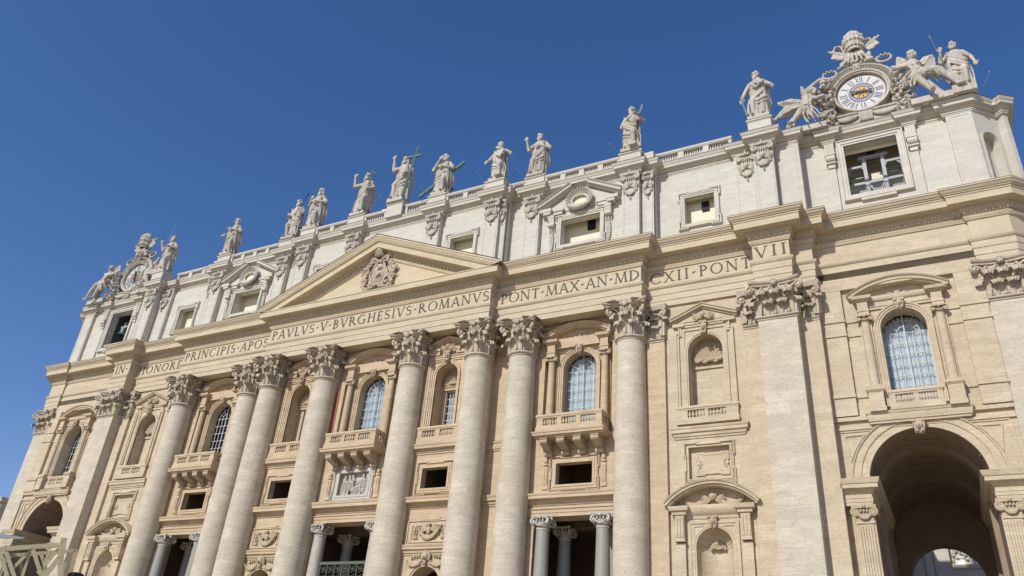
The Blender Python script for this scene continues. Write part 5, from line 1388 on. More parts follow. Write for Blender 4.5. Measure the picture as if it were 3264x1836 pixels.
def book(x, y, z, a=0.3):
    def f(mb):
        rot = Matrix.Rotation(a, 3, 'Y'); o = len(mb.v); mb.box(-.12, .12, -.035, .035, -.16, .16)
        for i in range(o, len(mb.v)): q = rot @ Vector(mb.v[i]); mb.v[i] = (q.x + x, q.y + y, q.z + z)
    return f
def statue(x, y, zp, H, sp, label, attrs=(), vox=.0115, plinth=.35):
    """zp = top of the pedestal; the figure stands on its own carved plinth"""
    k = H / 1.8
    mb = saint(sp); mb.box(-.3, .3, -.27, .26, -plinth / k, .012)
    o = sculpt(mb, 'statue', 'statue', vox, smooth=0); o.location = (x, y, zp + plinth); o.scale = (k, k, k)
    tag(o, label, 'statue', 'saints along the roof balustrade')
    for nm, fn, mat in attrs:
        q = MB(); fn(q); q.build(nm, mat, o)
    return o
def cross(p0, p1, zc, hl, w=.05):
    def f(mb):
        a, b = Vector(p0), Vector(p1); mb.beam(a, b, w, w); t = (b - a).normalized(); c = a + (b - a) * zc; s_ = Vector((t.z, 0, -t.x)).normalized()
        mb.beam(c - s_ * hl + Vector((0, .004, 0)), c + s_ * hl + Vector((0, .004, 0)), w * .96, w * .96)
    return f
def rod(p0, p1, r=.012, tip=0):
    def f(mb):
        a, b = Vector(p0), Vector(p1); mb.tube([a, b], r, 7)
        if tip: d = (b - a).normalized(); mb.tube([b, b + d * tip * .3, b + d * tip], [r, r * 2.6, .003], 6)
    return f
def halo(mb):
    mb.tube([(.045 + .155 * math.cos(R(a)), .08, 1.72 + .155 * math.sin(R(a))) for a in range(0, 361, 15)], .014, 6)
    for a in (30, 90, 150): mb.tube([(.045, .08, 1.72), (.045 + .155 * math.cos(R(a)), .08, 1.72 + .155 * math.sin(R(a)))], .01, 5)
statue(0, .1, 52.5, 6.2, dict(seed=3, sway=.06, knee=-1, armL=((-.40, -.06, 1.36), (-.40, -.12, 1.78), (0, -.1, 1)), armR=((.36, -.02, 1.12), (.24, -.22, 1.02)), cloak=1, hair='long', beard=.06, yaw=.15, folds=8),
       'tall statue raising one hand and holding a big green cross at the roof centre', [('cross', cross((.30, -.27, -.02), (.50, -.12, 2.06), .80, .27, .065), 'bronze'), ('halo', halo, 'bronze')], plinth=.5)
statue(-5.45, .35, 52.25, 5.95, dict(seed=5, sway=.05, knee=1, bare=True, armL=((-.50, -.05, 1.36), (-.52, -.10, 1.74), (.3, -.1, 1)), armR=((.33, -.02, 1.12), (.27, -.2, 1.0)), cloak=1, hair='long', beard=.04, yaw=.35),
       'bare-legged statue with a raised bent arm and a staff flying a green pennant', [('staff', rod((.2, -.27, .02), (.30, -.18, 1.98), .013, .12), 'bronze'), ('pennant', lambda m: (m.tube([(.28, -.2, 1.72), (.4, -.19, 1.62), (.5, -.18, 1.56)], [.02, .05, .03], 5)), 'bronze')])
def xcross(mb):
    mb.beam((-.70, -.32, -.10), (.64, .26, 1.52), .11, .08); mb.beam((-.50, .26, 1.74), (.42, .28, .1), .11, .08)
statue(5.45, .4, 52.25, 5.55, dict(seed=8, sway=-.03, knee=1, armL=((-.42, -.1, 1.18), (-.1, -.24, 1.46)), armR=((.38, -.05, 1.12), (.08, -.26, 1.12)), cloak=1, beard=.16, yaw=-.1, folds=10),
       'heavily bearded statue standing in front of a green X-shaped cross', [('diagonal_cross', xcross, 'bronze')])
statue(12.55, .45, 52.25, 5.15, dict(seed=11, sway=-.07, knee=1, step=.05, lift=.12, armL=((-.45, .02, 1.16), (-.5, -.12, .98)), armR=((.42, 0, 1.2), (.12, -.27, 1.3)), cloak=-1, beard=0, yaw=-.45, tilt=.12, hx=-.03, extra=(book(.1, -.26, 1.12, .5),)),
       'beardless young statue with one foot raised, writing in a book, head turned aside')
statue(16.75, 1.3, 52.25, 5.6, dict(seed=14, sway=.04, knee=-1, armL=((-.36, -.1, 1.16), (-.40, -.2, 1.5), (-.1, -.2, 1)), armR=((.40, 0, 1.12), (.12, -.24, 1.12)), cloak=1, beard=.09, yaw=-.15, folds=10),
       'statue in a long cloak lifting a short club with one hand, beside the foot-raised youth', [('club', rod((-.26, -.25, 1.1), (-.48, -.2, 1.78), .014, .05), 'bronze')])
statue(27.1, 1.25, 52.25, 5.65, dict(seed=17, sway=-.05, knee=1, step=.06, lift=.1, armL=((-.35, 0, 1.12), (-.05, -.27, 1.18)), armR=((.40, -.05, 1.14), (.30, -.25, 1.22)), cloak=-1, beard=.14, yaw=.25, tilt=.02),
       'statue holding up a green flaying knife, standing alone right of centre', [('knife', lambda m: m.slab([(.30, 1.22), (.36, 1.2), (.47, 1.52), (.44, 1.66)], -.30, -.27), 'bronze')])
def saw(mb):
    pts = [(-.455, .78), (-.42, .79), (-.27, .06), (-.32, .05)]; mb.slab(pts, -.26, -.235); mb.tube([(-.47, -.25, .8), (-.42, -.25, .84)], .03, 6)
statue(39.4, 1.45, 52.4, 5.85, dict(seed=20, sway=.04, knee=-1, armL=((-.34, -.02, 1.1), (-.42, -.12, .84), (-.2, -.2, -1)), armR=((.43, -.02, 1.14), (.16, -.27, 1.14)), cloak=1, beard=.1, yaw=-.5, extra=(book(.05, -.28, 1.16, .9),)),
       'big statue with a book, one hand on a saw, left of the large clock', [('saw', saw, 'bronze')])
statue(55.75, 2.75, 50.85, 5.3, dict(seed=23, sway=.03, knee=1, armL=((-.40, -.08, 1.12), (-.36, -.22, 1.36)), armR=((.38, .0, 1.12), (.42, -.12, .86), (.1, -.3, -1)), cloak=-1, beard=.05, yaw=-.15, folds=8),
       'statue gripping a long lance at the far right corner of the roof', [('lance', rod((-.22, -.26, .05), (-.50, -.18, 2.05), .016, .2), 'bronze')], plinth=.8)
statue(-12.55, .45, 52.25, 5.75, dict(seed=26, sway=-.05, knee=1, armL=((-.36, -.1, 1.12), (-.16, -.27, 1.2)), armR=((.36, -.02, 1.12), (.1, -.26, 1.08)), cloak=1, beard=.08, yaw=.2, hair='long', extra=(lambda m: m.ball((.24, -.06, 1.34), (.09, .07, .07), 7, 5),)),
       'pilgrim statue with clasped arms and a thin staff, just right of the spear bearer', [('staff', rod((-.40, -.2, .02), (-.30, -.24, 1.62), .012), 'bronze')])
statue(-16.75, 1.3, 52.25, 5.7, dict(seed=29, sway=.06, knee=-1, armL=((-.36, -.02, 1.08), (-.16, -.26, 1.0)), armR=((.38, -.06, 1.14), (.22, -.26, 1.34), (0, -.2, 1)), cloak=-1, beard=.12, yaw=.1),
       'statue leaning a dark spear over its shoulder, left of the clasped-arm pilgrim', [('spear', rod((.12, -.27, .9), (.42, -.1, 1.92), .014, .14), 'iron')])
statue(-27.1, 1.25, 52.25, 5.4, dict(seed=32, sway=-.04, knee=1, armL=((-.36, -.05, 1.1), (-.40, -.16, 1.02)), armR=((.36, -.02, 1.12), (.06, -.26, 1.16)), cloak=1, beard=.13, yaw=-.3, tilt=.1),
       'draped statue holding out a small green cross, second from the left', [('cross', cross((-.42, -.2, 1.0), (-.40, -.2, 1.5), .72, .1, .02), 'bronze')])
statue(-39.4, 1.45, 52.4, 5.55, dict(seed=35, sway=.05, knee=1, armL=((-.38, -.1, 1.14), (-.40, -.24, 1.42), (0, -.2, 1)), armR=((.40, -.02, 1.14), (.24, -.24, 1.12)), cloak=1, beard=.08, yaw=-.2),
       'statue raising a cup in one hand beside the left clock', [('cup', lambda m: m.lathe(-.40, -.26, [(.04, 0), (.012, .03), (.012, .07), (.045, .12), (.05, .17)], 10, z=1.5), 'bronze')])
# ---- the two clocks
ROM = ['XII', 'I', 'II', 'III', 'IIII', 'V', 'VI', 'VII', 'VIII', 'IX', 'X', 'XI']
def clock(s, label, h_ang):
    cx, cy, cz, r = s * 48.1, 3.45, 54.72, 2.02
    t = thing('clock', label, 'clock', (cx, cy, 50.8), 'roof clocks'); dz = cz - 50.8
    mb = MB(); mb.slab([(r * 1.02 * math.cos(R(a)), dz + r * 1.02 * math.sin(R(a))) for a in range(0, 360, 6)], 0, .3); mb.build('dial', 'dial', t)
    mb = MB(); mb.sweep([(r * .97 * math.cos(R(a)), dz + r * .97 * math.sin(R(a))) for a in range(0, 360, 6)], [(.03, .02), (.03, -.03), (.08, -.05), (.09, .02)], EL, closed=True); mb.build('dial_rim', 'maroon', t)
    nm = MB()
    for i, tx in enumerate(ROM):
        a = R(90 - 30 * i); up = Vector((math.cos(a), math.sin(a))); rt = Vector((up.y, -up.x)); h = .66; ws = {'I': .16, 'V': .34, 'X': .34}; tot = sum(ws[q] for q in tx); x = -tot / 2; k = 0
        def st(x0, z0, x1, z1, w_):
            nonlocal k
            k += 1; A = up * (r * .585 + z0 * h) + rt * x0; B_ = up * (r * .585 + z1 * h) + rt * x1; d = (B_ - A).normalized(); nq = Vector((-d.y, d.x)) * w_ / 2
            nm.slab([(p.x, dz + p.y) for p in (A - nq, B_ - nq, B_ + nq, A + nq)], .01, -.012 - .001 * k)
        for q in tx:
            if q == 'I': st(x + .07, 0, x + .07, 1, .075)
            elif q == 'V': st(x + .05, 1, x + .15, 0, .07); st(x + .15, 0, x + .25, 1, .035)
            else: st(x + .05, 1, x + .25, 0, .07); st(x + .05, 0, x + .25, 1, .035)
            x += ws[q]
    nm.build('numerals', 'navy', t)
    mb = MB()
    for rr in (r * .36, r * .52): mb.sweep([(rr * math.cos(R(a)), dz + rr * math.sin(R(a))) for a in range(0, 360, 8)], [(-.03, .01), (-.03, -.02), (.03, -.02), (.03, .01)], EL, closed=True)
    for i in range(16):
        a = 2 * math.pi * i / 16; c_ = (r * .44 * math.cos(a), r * .44 * math.sin(a))
        mb.sweep([(c_[0] + .12 * math.cos(R(b)), dz + c_[1] + .12 * math.sin(R(b))) for b in range(0, 360, 30)], [(-.02, .01), (-.02, -.026), (.025, -.026), (.025, .01)], EL, closed=True)
    mb.build('chapter_chain', 'navy', t)
    mb = MB(); mb.slab([(r * .31 * math.cos(R(a)), dz + r * .31 * math.sin(R(a))) for a in range(0, 360, 8)], .01, -.05)
    for i in range(8): a = R(45 * i); mb.tube([(.1 * math.cos(a), -.06, dz + .1 * math.sin(a)), (.5 * math.cos(a + .2), -.08, dz + .5 * math.sin(a + .2))], [.05, .07], 6)
    mb.ball((0, -.06, dz), (.2, .12, .2), 10, 6); mb.build('boss', 'gold', t)
    mb = MB(); d = Vector((math.cos(h_ang), 0, math.sin(h_ang))); nq = Vector((-d.z, 0, d.x)); ctr = Vector((0, -.2, dz))
    pr = [(-1.0, .02), (-.88, .13), (-.6, .07), (-.4, .11), (-.15, .09), (0, .17), (.2, .09), (.45, .12), (.7, .07), (.85, .15), (1.05, .02)]
    up_ = [ctr + d * (a * .9) + nq * b for a, b in pr]; dn = [ctr + d * (a * .9) - nq * b for a, b in reversed(pr)]
    mb.slab([(p.x, p.z) for p in up_ + dn], -.18, -.23); mb.build('hand', 'iron', t)
    # carved surround
    mb = MB()
    mb.sweep([(r * 1.06 * math.cos(R(a)), dz + r * 1.06 * math.sin(R(a))) for a in range(0, 360, 5)], [(-.05, .3), (-.05, -.1), (.0, -.3), (.12, -.32), (.14, -.42), (.28, -.46), (.34, -.34), (.36, .3)], EL, closed=True)
    A_ = arc(0, dz, 2.5, -22, 202, 40)
    mb.sweep(A_, [(0, .4), (0, .02), (.5, -.2), (.5, -.3), (.6, -.34), (.64, -.38), (.66, .4)])
    for i in range(54):
        a = R(-20 + 220 * (i + .5) / 54); mb.tube([(2.54 * math.cos(a), -.04, dz + 2.54 * math.sin(a)), (2.95 * math.cos(a), -.26, dz + 2.95 * math.sin(a))], [.035, .06], 5)
    for a in (-22, 90, 202):
        q = R(a); x, z = 2.82 * math.cos(q), dz + 2.82 * math.sin(q); mb.box(x - .3, x + .3, -.5, .3, z - .32, z + .32)
        for i in range(8): b = R(45 * i); mb.tube([(x, -.52, z), (x + .26 * math.cos(b), -.54, z + .26 * math.sin(b))], [.04, .06], 5)
    mb.box(-3.6, 3.6, .3, 1.4, 0, dz); mb.box(-2.6, 2.6, .3, 1.2, dz, dz + 2.6)
    mb.box(-3.0, 3.0, -.25, .4, 0, 1.5); mb.sweep([(-3.0, .4), (-3.0, -.25), (3.0, -.25), (3.0, .4)], [(-.3, 1.36), (.05, 1.38), (.12, 1.5), (.12, 1.6), (-.3, 1.64)], PL)
    for sx in (-1, 1):
        mb.box(sx * 3.15 - .42, sx * 3.15 + .42, -.75, .5, 0, 1.85); mb.sweep([(sx * 3.15 - .42, .5), (sx * 3.15 - .42, -.75), (sx * 3.15 + .42, -.75), (sx * 3.15 + .42, .5)], [(-.3, 1.85), (.04, 1.87), (.12, 1.98), (.14, 2.1), (-.3, 2.14)], PL)
        garland(mb, sx * .6, sx * 2.5, 1.05, .25, -.25, .2, 11)
        spiral(mb, (sx * 2.6, -.35, 1.95), (sx, 0, 0), (0, 0, 1), .3, 1.5, .12, start=1.0)
    mb.box(-.55, .55, -.5, .3, .35, 1.35)
    for q in range(5): mb.box(-.45 + q * .2, -.35 + q * .2, -.56, -.45, .45, 1.25)
    mb.build('surround', 'statue', t, 60)
    tm = MB(); z0 = 59.4 - 50.8; y0 = -.35
    tm.lathe(.1, y0, [(.001, .3), (.5, .25), (.54, -.05), (.66, -.1), (.72, 0), (.70, .22), (.78, .3), (.86, .75), (.82, .83), (.92, .9), (.93, 1.3), (.87, 1.38), (.9, 1.46), (.80, 1.9), (.56, 2.25), (.25, 2.42), (.001, 2.46)], 26, z=z0)
    for z_, r_ in ((.3, .84), (.95, .95), (1.5, .9)):
        for q in range(18):
            a = 2 * math.pi * q / 18; tm.ball((.1 + r_ * math.cos(a), y0 + r_ * math.sin(a), z0 + z_), (.1, .1, .13), 6, 4); 
            if q % 2: tm.ball((.1 + r_ * math.cos(a), y0 + r_ * math.sin(a), z0 + z_ + .22), (.08, .08, .15), 6, 4)
    tm.ball((.1, y0, z0 + 2.5), .16, 7, 5)
    sculpt(tm, 'tiara', 'statue', .05, t)
    km = MB()
    for sx, zt in ((-1, 60.35), (1, 60.7)):
        a, b = Vector((-sx * 1.6, -.15, 58.0 - 50.8)), Vector((sx * 1.75 + .1, -.3, zt - .35 - 50.8)); km.tube([a, b], .16, 8); dd_ = (b - a).normalized(); nq = Vector((-dd_.z, 0, dd_.x))
        if nq.z > 0: nq = -nq
        km.ball(b + dd_ * .15, .22, 8, 6); km.tube([b, b + dd_ * .5], [.1, .07], 6); km.ball(b + dd_ * .5, .14, 6, 5); km.ball(b - dd_ * .5, .21, 8, 6)
        for q in range(4): c0 = b - dd_ * (.15 + .26 * q); km.beam(c0, c0 + nq * (.72 - .1 * (q % 2)), .14, .34)
        km.beam(b + nq * .42 - dd_ * .0, b + nq * .42 - dd_ * 1.0, .16, .3)
        rc = Vector((sx * 2.25 + .1 * sx, -.1, 57.6 - 50.8 + (.35 if sx > 0 else 0)))
        km.tube([rc + Vector((.62 * math.cos(R(q)), .1 * math.sin(R(q)), .46 * math.sin(R(q)))) for q in range(0, 361, 20)], .13, 7)
        for q in range(10): km.ball(rc + Vector((.62 * math.cos(q * .628), -.1, .46 * math.sin(q * .628))), .12, 6, 4)
        rb = [Vector((sx * .75, -.1, 59.6 - 50.8)), Vector((sx * 1.05, -.3, 60.5 - 50.8)), Vector((sx * 1.5, -.3, 60.55 - 50.8)), Vector((sx * 1.75, -.2, 60.0 - 50.8))]
        for yq in (-.15, 0, .15): km.tube([p + Vector((0, yq, 0)) for p in rb], [.1, .12, .12, .1], 6)
    for q in range(26):
        rnd = random.Random(q); x = rnd.uniform(-1.3, 1.3); km.ball((x, rnd.uniform(-.5, .1), 58.0 - 50.8 + rnd.uniform(0, 1.5) * (1 - abs(x) / 2.2)), (rnd.uniform(.2, .42), .3, rnd.uniform(.2, .4)), 7, 5)
    for q in range(6): km.tube([(-.5 + .2 * q, -.55, 59.5 - 50.8), (-.75 + .3 * q, -.62, 58.8 - 50.8), (-1.0 + .4 * q, -.5, 58.1 - 50.8)], [.08, .13, .1], 6)
    sculpt(km, 'keys_and_ribbons', 'statue', .05, t)
    return t
clock(1, 'large white-faced roof clock with blue numerals above the grey steel bell frame', R(174))
clock(-1, 'small distant roof clock above the dark bell opening at the left end', R(100))
# ---- the reclining angels that flank the clocks
def wing(mb, root, tip, sag, n=9, w_=.16, y=0):
    a, b = Vector(root), Vector(tip); d = b - a; sg = Vector(sag)
    mb.tube([a, a.lerp(b, .5) + Vector((0, -.1, .12)), b], [w_ * 1.5, w_ * 1.6, w_ * .7], 8)
    for lay, (l0, cnt) in enumerate(((1.0, n + 3), (.66, n), (.4, n - 2))):
        for i in range(cnt):
            f = i / (cnt - 1); st = a + d * (.12 + .62 * (1 - f)); e = a + d * (.45 + .55 * (1 - f) ** .7) * (.6 + .4 * l0) + sg * (.25 + .85 * f) * l0 + Vector((0, -.09 * lay, 0))
            mb.tube([st + Vector((0, -.07 * lay, 0)), st.lerp(e, .6) + Vector((0, -.05 - .08 * lay, .04)), e], [w_ * .5, w_ * .58, w_ * .2], 6)
def drape(mb, pts, r, k=4, seed=0, spread=1.0):
    rnd = random.Random(seed); k = int(k * 1.6)
    for i in range(k):
        o = Vector((rnd.uniform(-.28, .28), rnd.uniform(-.3, .12), rnd.uniform(-.22, .22))) * spread; w1, w2 = rnd.uniform(.7, 1.2), rnd.uniform(.6, 1.5); n = len(pts); q = []
        for j in range(4 * (n - 1) + 1):
            f = j / 4; i0 = min(int(f), n - 2); p = Vector(pts[i0]).lerp(Vector(pts[i0 + 1]), f - i0); q.append(p + o * (.8 + .3 * f * w2) + Vector((.07 * math.sin(3.1 * f + i), -.05 * math.sin(2.3 * f + i * 2), .07 * math.cos(2.7 * f + i * 1.3))))
        mb.tube(q, [r * .55 * w1 * (1 - .45 * abs(2 * j / (len(q) - 1) - 1) ** 2) for j in range(len(q))], 7)
def foliage(mb, x0, x1, z0, z1, y, n, seed):
    rnd = random.Random(seed)
    for q in range(n):
        c = Vector((rnd.uniform(x0, x1), y + rnd.uniform(-.35, .3), rnd.uniform(z0, z1))); a = rnd.uniform(0, 6.28); d = Vector((math.cos(a), rnd.uniform(-.6, 0), math.sin(a))); l_ = rnd.uniform(.25, .55)
        mb.tube([c - d * l_ * .5, c + Vector((0, -.1, 0)), c + d * l_ * .5], [.05, rnd.uniform(.12, .22), .04], 6)
        if q % 3 == 0: mb.ball(c, rnd.uniform(.14, .26), 7, 5)
def angel(kind, s, label):
    mb = MB(); y = 2.35
    if kind == 'outer':     # on the side of the roof corner, arms stretched to the clock
        hip, nk, hd = (52.75, y, 54.0), (52.35, y, 55.75), (52.5, y - .15, 56.25)
        limb(mb, [hip, (52.6, y, 54.8), (52.45, y, 55.4), nk], [.62, .52, .55, .25]); head(mb, hd, -.3, 0, 0, 'curly', 4.0, 4)
        limb(mb, [(52.9, y, 55.4), (52.6, y - .5, 55.0), (51.2, y - .55, 54.95)], [.27, .25, .16]); limb(mb, [(51.95, y, 55.5), (51.3, y + .1, 55.6), (50.9, y + .2, 55.9)], [.27, .22, .14]); hand(mb, (51.2, y - .55, 54.95), (-1, 0, -.2), (0, 0, 1), 3)
        limb(mb, [hip, (52.9, y - .55, 53.6), (52.35, y - .75, 53.35), (52.9, y - .75, 52.5), (53.35, y - .75, 51.5)], [.5, .46, .4, .3, .18]); mb.ball((53.45, y - .95, 51.35), (.22, .42, .16), 8, 6)
        limb(mb, [hip, (53.6, y - .35, 53.85), (54.15, y - .45, 53.75), (54.9, y - .5, 52.7), (55.35, y - .5, 51.8)], [.5, .46, .38, .28, .18]); mb.ball((55.6, y - .6, 51.65), (.42, .2, .15), 8, 6)
        drape(mb, [(51.9, y, 54.2), (52.8, y - .5, 53.9), (54.0, y - .4, 53.6), (54.6, y, 52.9)], .22, 9, 3); drape(mb, [(52.2, y - .4, 54.9), (52.6, y - .5, 54.3), (52.0, y - .5, 53.2), (51.8, y - .3, 52.4)], .2, 7, 5); drape(mb, [(53, y, 53.6), (53.6, y, 52.6), (54.0, y, 51.8), (54.2, y, 51.0)], .26, 7, 9)
        wing(mb, (52.9, y + .35, 55.3), (54.15, y + .2, 56.0), (.5, 0, -1.35), 9, .2); wing(mb, (52.2, y + .45, 55.4), (51.45, y + .4, 57.0), (-.6, 0, -.9), 8, .2)
        mb.box(51.7, 55.2, y - .3, y + .8, 50.8, 51.4)
        foliage(mb, 50.6, 52.3, 51.0, 55.4, y + .3, 70, 51)
    else:
        hip, nk, hd = (43.35, y, 53.2), (43.75, y, 54.75), (44.15, y - .15, 55.15)
        limb(mb, [hip, (43.45, y, 53.9), (43.65, y, 54.5), nk], [.58, .5, .52, .25]); head(mb, hd, .9, 0, 0, 'curly', 3.8, 9)
        limb(mb, [(43.35, y - .1, 54.6), (43.75, y - .2, 55.5), (44.75, y - .1, 56.35)], [.26, .22, .15]); hand(mb, (44.75, y - .1, 56.35), (.9, 0, .3), (0, -1, 0), 3); limb(mb, [(44.0, y, 54.5), (44.4, y - .5, 54.0), (45.0, y - .4, 54.2)], [.26, .22, .15])
        limb(mb, [hip, (42.7, y - .45, 53.3), (41.8, y - .55, 53.5), (41.3, y - .5, 53.15), (40.75, y - .45, 52.75)], [.5, .45, .38, .28, .17]); mb.ball((40.55, y - .5, 52.65), (.36, .18, .14), 8, 6)
        limb(mb, [hip, (43.2, y - .55, 52.9), (43.0, y - .75, 52.7), (42.5, y - .8, 52.1), (42.15, y - .85, 51.6)], [.5, .44, .38, .28, .17]); mb.ball((42.0, y - .95, 51.5), (.3, .3, .14), 8, 6)
        drape(mb, [(44.2, y - .2, 53.6), (43.3, y - .5, 53.3), (42.2, y - .5, 53.3), (41.3, y - .3, 52.9)], .22, 9, 13); drape(mb, [(43.9, y - .3, 54.1), (43.6, y - .5, 53.5), (43.5, y - .5, 52.6), (43.9, y - .3, 51.6)], .2, 7, 15); drape(mb, [(42.9, y, 53.0), (42.2, y, 52.6), (41.8, y, 52.0), (41.6, y, 51.3)], .26, 6, 19)
        wing(mb, (43.3, y + .35, 54.5), (40.95, y + .1, 55.0), (.3, 0, -.8), 9, .2); wing(mb, (43.5, y + .45, 54.7), (43.2, y + .4, 56.6), (-.3, 0, -.8), 6, .17)
        mb.box(41.8, 44.9, y - .3, y + .8, 50.8, 51.4)
        foliage(mb, 44.1, 45.7, 51.0, 56.4, y + .3, 80, 91)
    if s < 0: mb.mirror()
    x0 = s * (53 if kind == 'outer' else 43); mb.shift(-x0, -y, -50.8)
    o = sculpt(mb, 'angel_statue', 'statue', .042, smooth=0); o.location = (x0, y, 50.8)
    tag(o, label, 'statue', 'winged figures beside the roof clocks'); return o
angel('outer', 1, 'winged reclining angel between the large clock and the lance bearer')
angel('inner', 1, 'winged angel reaching up to the large clock, next to the saw bearer')
angel('outer', -1, 'seated angel at the left end of the roof, outside the distant clock')
angel('inner', -1, 'angel wedged between the distant left clock and the cup bearer')
# ---- bell openings
def box_room(x0, x1, y0, y1, z0, z1, mat, holes=()):
    mb = MB(); e = .15
    mb.wall(rect(x0 - 1, x1 + 1, z0 - 1, z1), list(holes), y1)
    for h in holes: reveal(mb, h, y1, y1 + .3)
    mb.box(x0 - 1 - e, x0 - 1, y0, y1 + .1, z0 - 1, z1); mb.box(x1 + 1, x1 + 1 + e, y0, y1 + .1, z0 - 1, z1)
    mb.box(x0 - 1, x1 + 1, y0, y1 + .1, z1 - .2, z1); mb.box(x0 - 1, x1 + 1, y0, y1 + .1, z0 - 1, z0 - .8); mb.box(x0 - 1, x1 + 1, y0 - .04, y0, z1 - 2.8, z1); return mb.build('bell_chamber', mat, B)
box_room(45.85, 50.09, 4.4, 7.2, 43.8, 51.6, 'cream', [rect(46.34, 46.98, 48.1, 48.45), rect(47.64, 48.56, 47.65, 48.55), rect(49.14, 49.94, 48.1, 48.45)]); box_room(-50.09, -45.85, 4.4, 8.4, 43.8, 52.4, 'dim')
mb = MB(); mb.box(44, 52, 13, 13.4, 41, 57.5); mb.build('roof_wall', 'cream', B)
for s in (-1, 1):
    fr = MB(); y = AF
    fr.sweep([(p[0], p[1]) for p in hB], [(0, y + .05), (0, y - .14), (.16, y - .14), (.18, y - .22), (.42, y - .22), (.46, y - .32), (.56, y - .32), (.58, y + .05)], EL, closed=True)
    fr.box(46.6, 49.3, y - .28, y + .02, 43.0, 43.3)
    for x in (44.72, 51.22):
        fr.box(x - .28, x + .28, y - .22, y + .05, 42.3, 46.9); fr.box(x - .4, x + .4, y - .42, y + .05, 48.3, 49.5)
        for q in range(3): fr.box(x - .33 + q * .25, x - .17 + q * .25, y - .47, y - .4, 48.35, 49.45)
        fr.box(x - .45, x + .45, y - .6, y + .05, 48.15, 48.3); fr.tube([(x - .38, y - .3, 47.85), (x + .38, y - .3, 47.85)], .36, 14); fr.box(x - .42, x + .42, y - .5, y + .05, 47.3, 47.42); fr.box(x - .3, x + .3, y - .34, y + .05, 46.9, 47.3)
    if s < 0: fr.mirror()
    fr.build('bell_window_frame', 'trim', B)
f = thing('steel_gantry', 'pale grey steel gantry for bells standing in the right bell opening', 'gantry', (48, 5.4, 43.0)); st_ = MB()
Lb = lambda a, b, w_=.3: st_.beam((a[0] - 48, a[2], a[1] - 43), (b[0] - 48, b[2], b[1] - 43), w_, w_)
for yy in (-.35, .9):
    Lb((47.25, 43.0, yy), (47.25, 48.45, yy), .3); Lb((48.74, 43.0, yy), (48.74, 48.45, yy), .3); Lb((46.8, 48.58, yy), (49.2, 48.58, yy), .28); Lb((44.9, 45.88, yy), (51.0, 45.88, yy), .24)
    Lb((45.0, 47.7, yy), (47.1, 47.7, yy), .22); Lb((48.9, 47.75, yy), (51.0, 47.75, yy), .22); Lb((45.75, 43.0, yy), (45.75, 47.7, yy), .26); Lb((50.2, 43.0, yy), (50.2, 47.7, yy), .26)
    Lb((47.35, 45.8, yy), (48.0, 44.3, yy), .16); Lb((48.65, 45.8, yy), (48.0, 44.3, yy), .16)
    for x, sg in ((47.3, -1), (48.7, 1), (45.8, 1), (50.15, -1)): Lb((x, 47.2, yy), (x + sg * .3, 47.6, yy), .13)
st_.build('girders', 'steel', f)
for x in (47.25, 48.74, 45.75, 50.2): q = MB(); q.box(x - 48 - .2, x - 48 + .2, -.56, -.36, 2.98, 3.2); q.build('bearing', 'iron', f)
q = MB(); q.box(-.4, .3, -.4, .3, 5.75, 6.15); q.build('motor_box', 'iron', f)
rl = MB()
for i in range(28): x = -2.05 + 4.1 * i / 27; rl.box(x - .018, x + .018, -1.72, -1.68, .75, 1.68)
rl.box(-2.12, 2.12, -1.74, -1.66, 1.66, 1.72); rl.box(-2.12, 2.12, -1.73, -1.67, .86, .92); rl.shift(48, 5.4, 43)
tag(rl.build('railing', 'iron'), 'thin black railing across the foot of the right bell opening', 'railing')
def bell(x, y, z, r, label):
    o = thing('bell', label, 'bell', (x, y, z), 'bells in the left opening'); mb = MB()
    mb.lathe(0, 0, [(.01, r * 1.55), (r * .4, r * 1.5), (r * .55, r * 1.35), (r * .6, r * .9), (r * .72, r * .4), (r * 1.0, 0), (r * .96, -.02), (r * .7, .2)], 24); mb.build('bell_body', 'bell', o)
    mb = MB(); mb.box(-r * .9, r * .9, -.12, .12, r * 1.6, r * 1.95); mb.box(-.1, .1, -.1, .1, r * 1.9, r * 2.8); mb.build('headstock', 'steel', o)
    mb = MB(); mb.tube([(0, 0, .6), (0, 0, -.1)], .04, 6); mb.ball((0, 0, -.1), .1, 7, 5); mb.build('clapper', 'iron', o)
bell(-49.0, 5.0, 46.3, .75, 'small green bronze bell hanging high in the left bell opening'); bell(-46.4, 5.2, 44.5, .95, 'larger bell half hidden low behind the post in the left bell opening')
mb = MB(); mb.beam((-47.4, 4.8, 43), (-47.4, 4.8, 47.6), .3, .3); mb.beam((-47.4, 5.6, 43), (-47.4, 5.6, 49.5), .2, .2)
for x in (-48.5, -46.5): mb.beam((x, 6, 43), (x, 6, 49.6), .14, .14)
mb.box(-50, -46, 5.4, 5.6, 48.3, 48.5)
tag(mb.build('bell_post', 'steel'), 'pale steel post standing in the left bell opening', 'post')

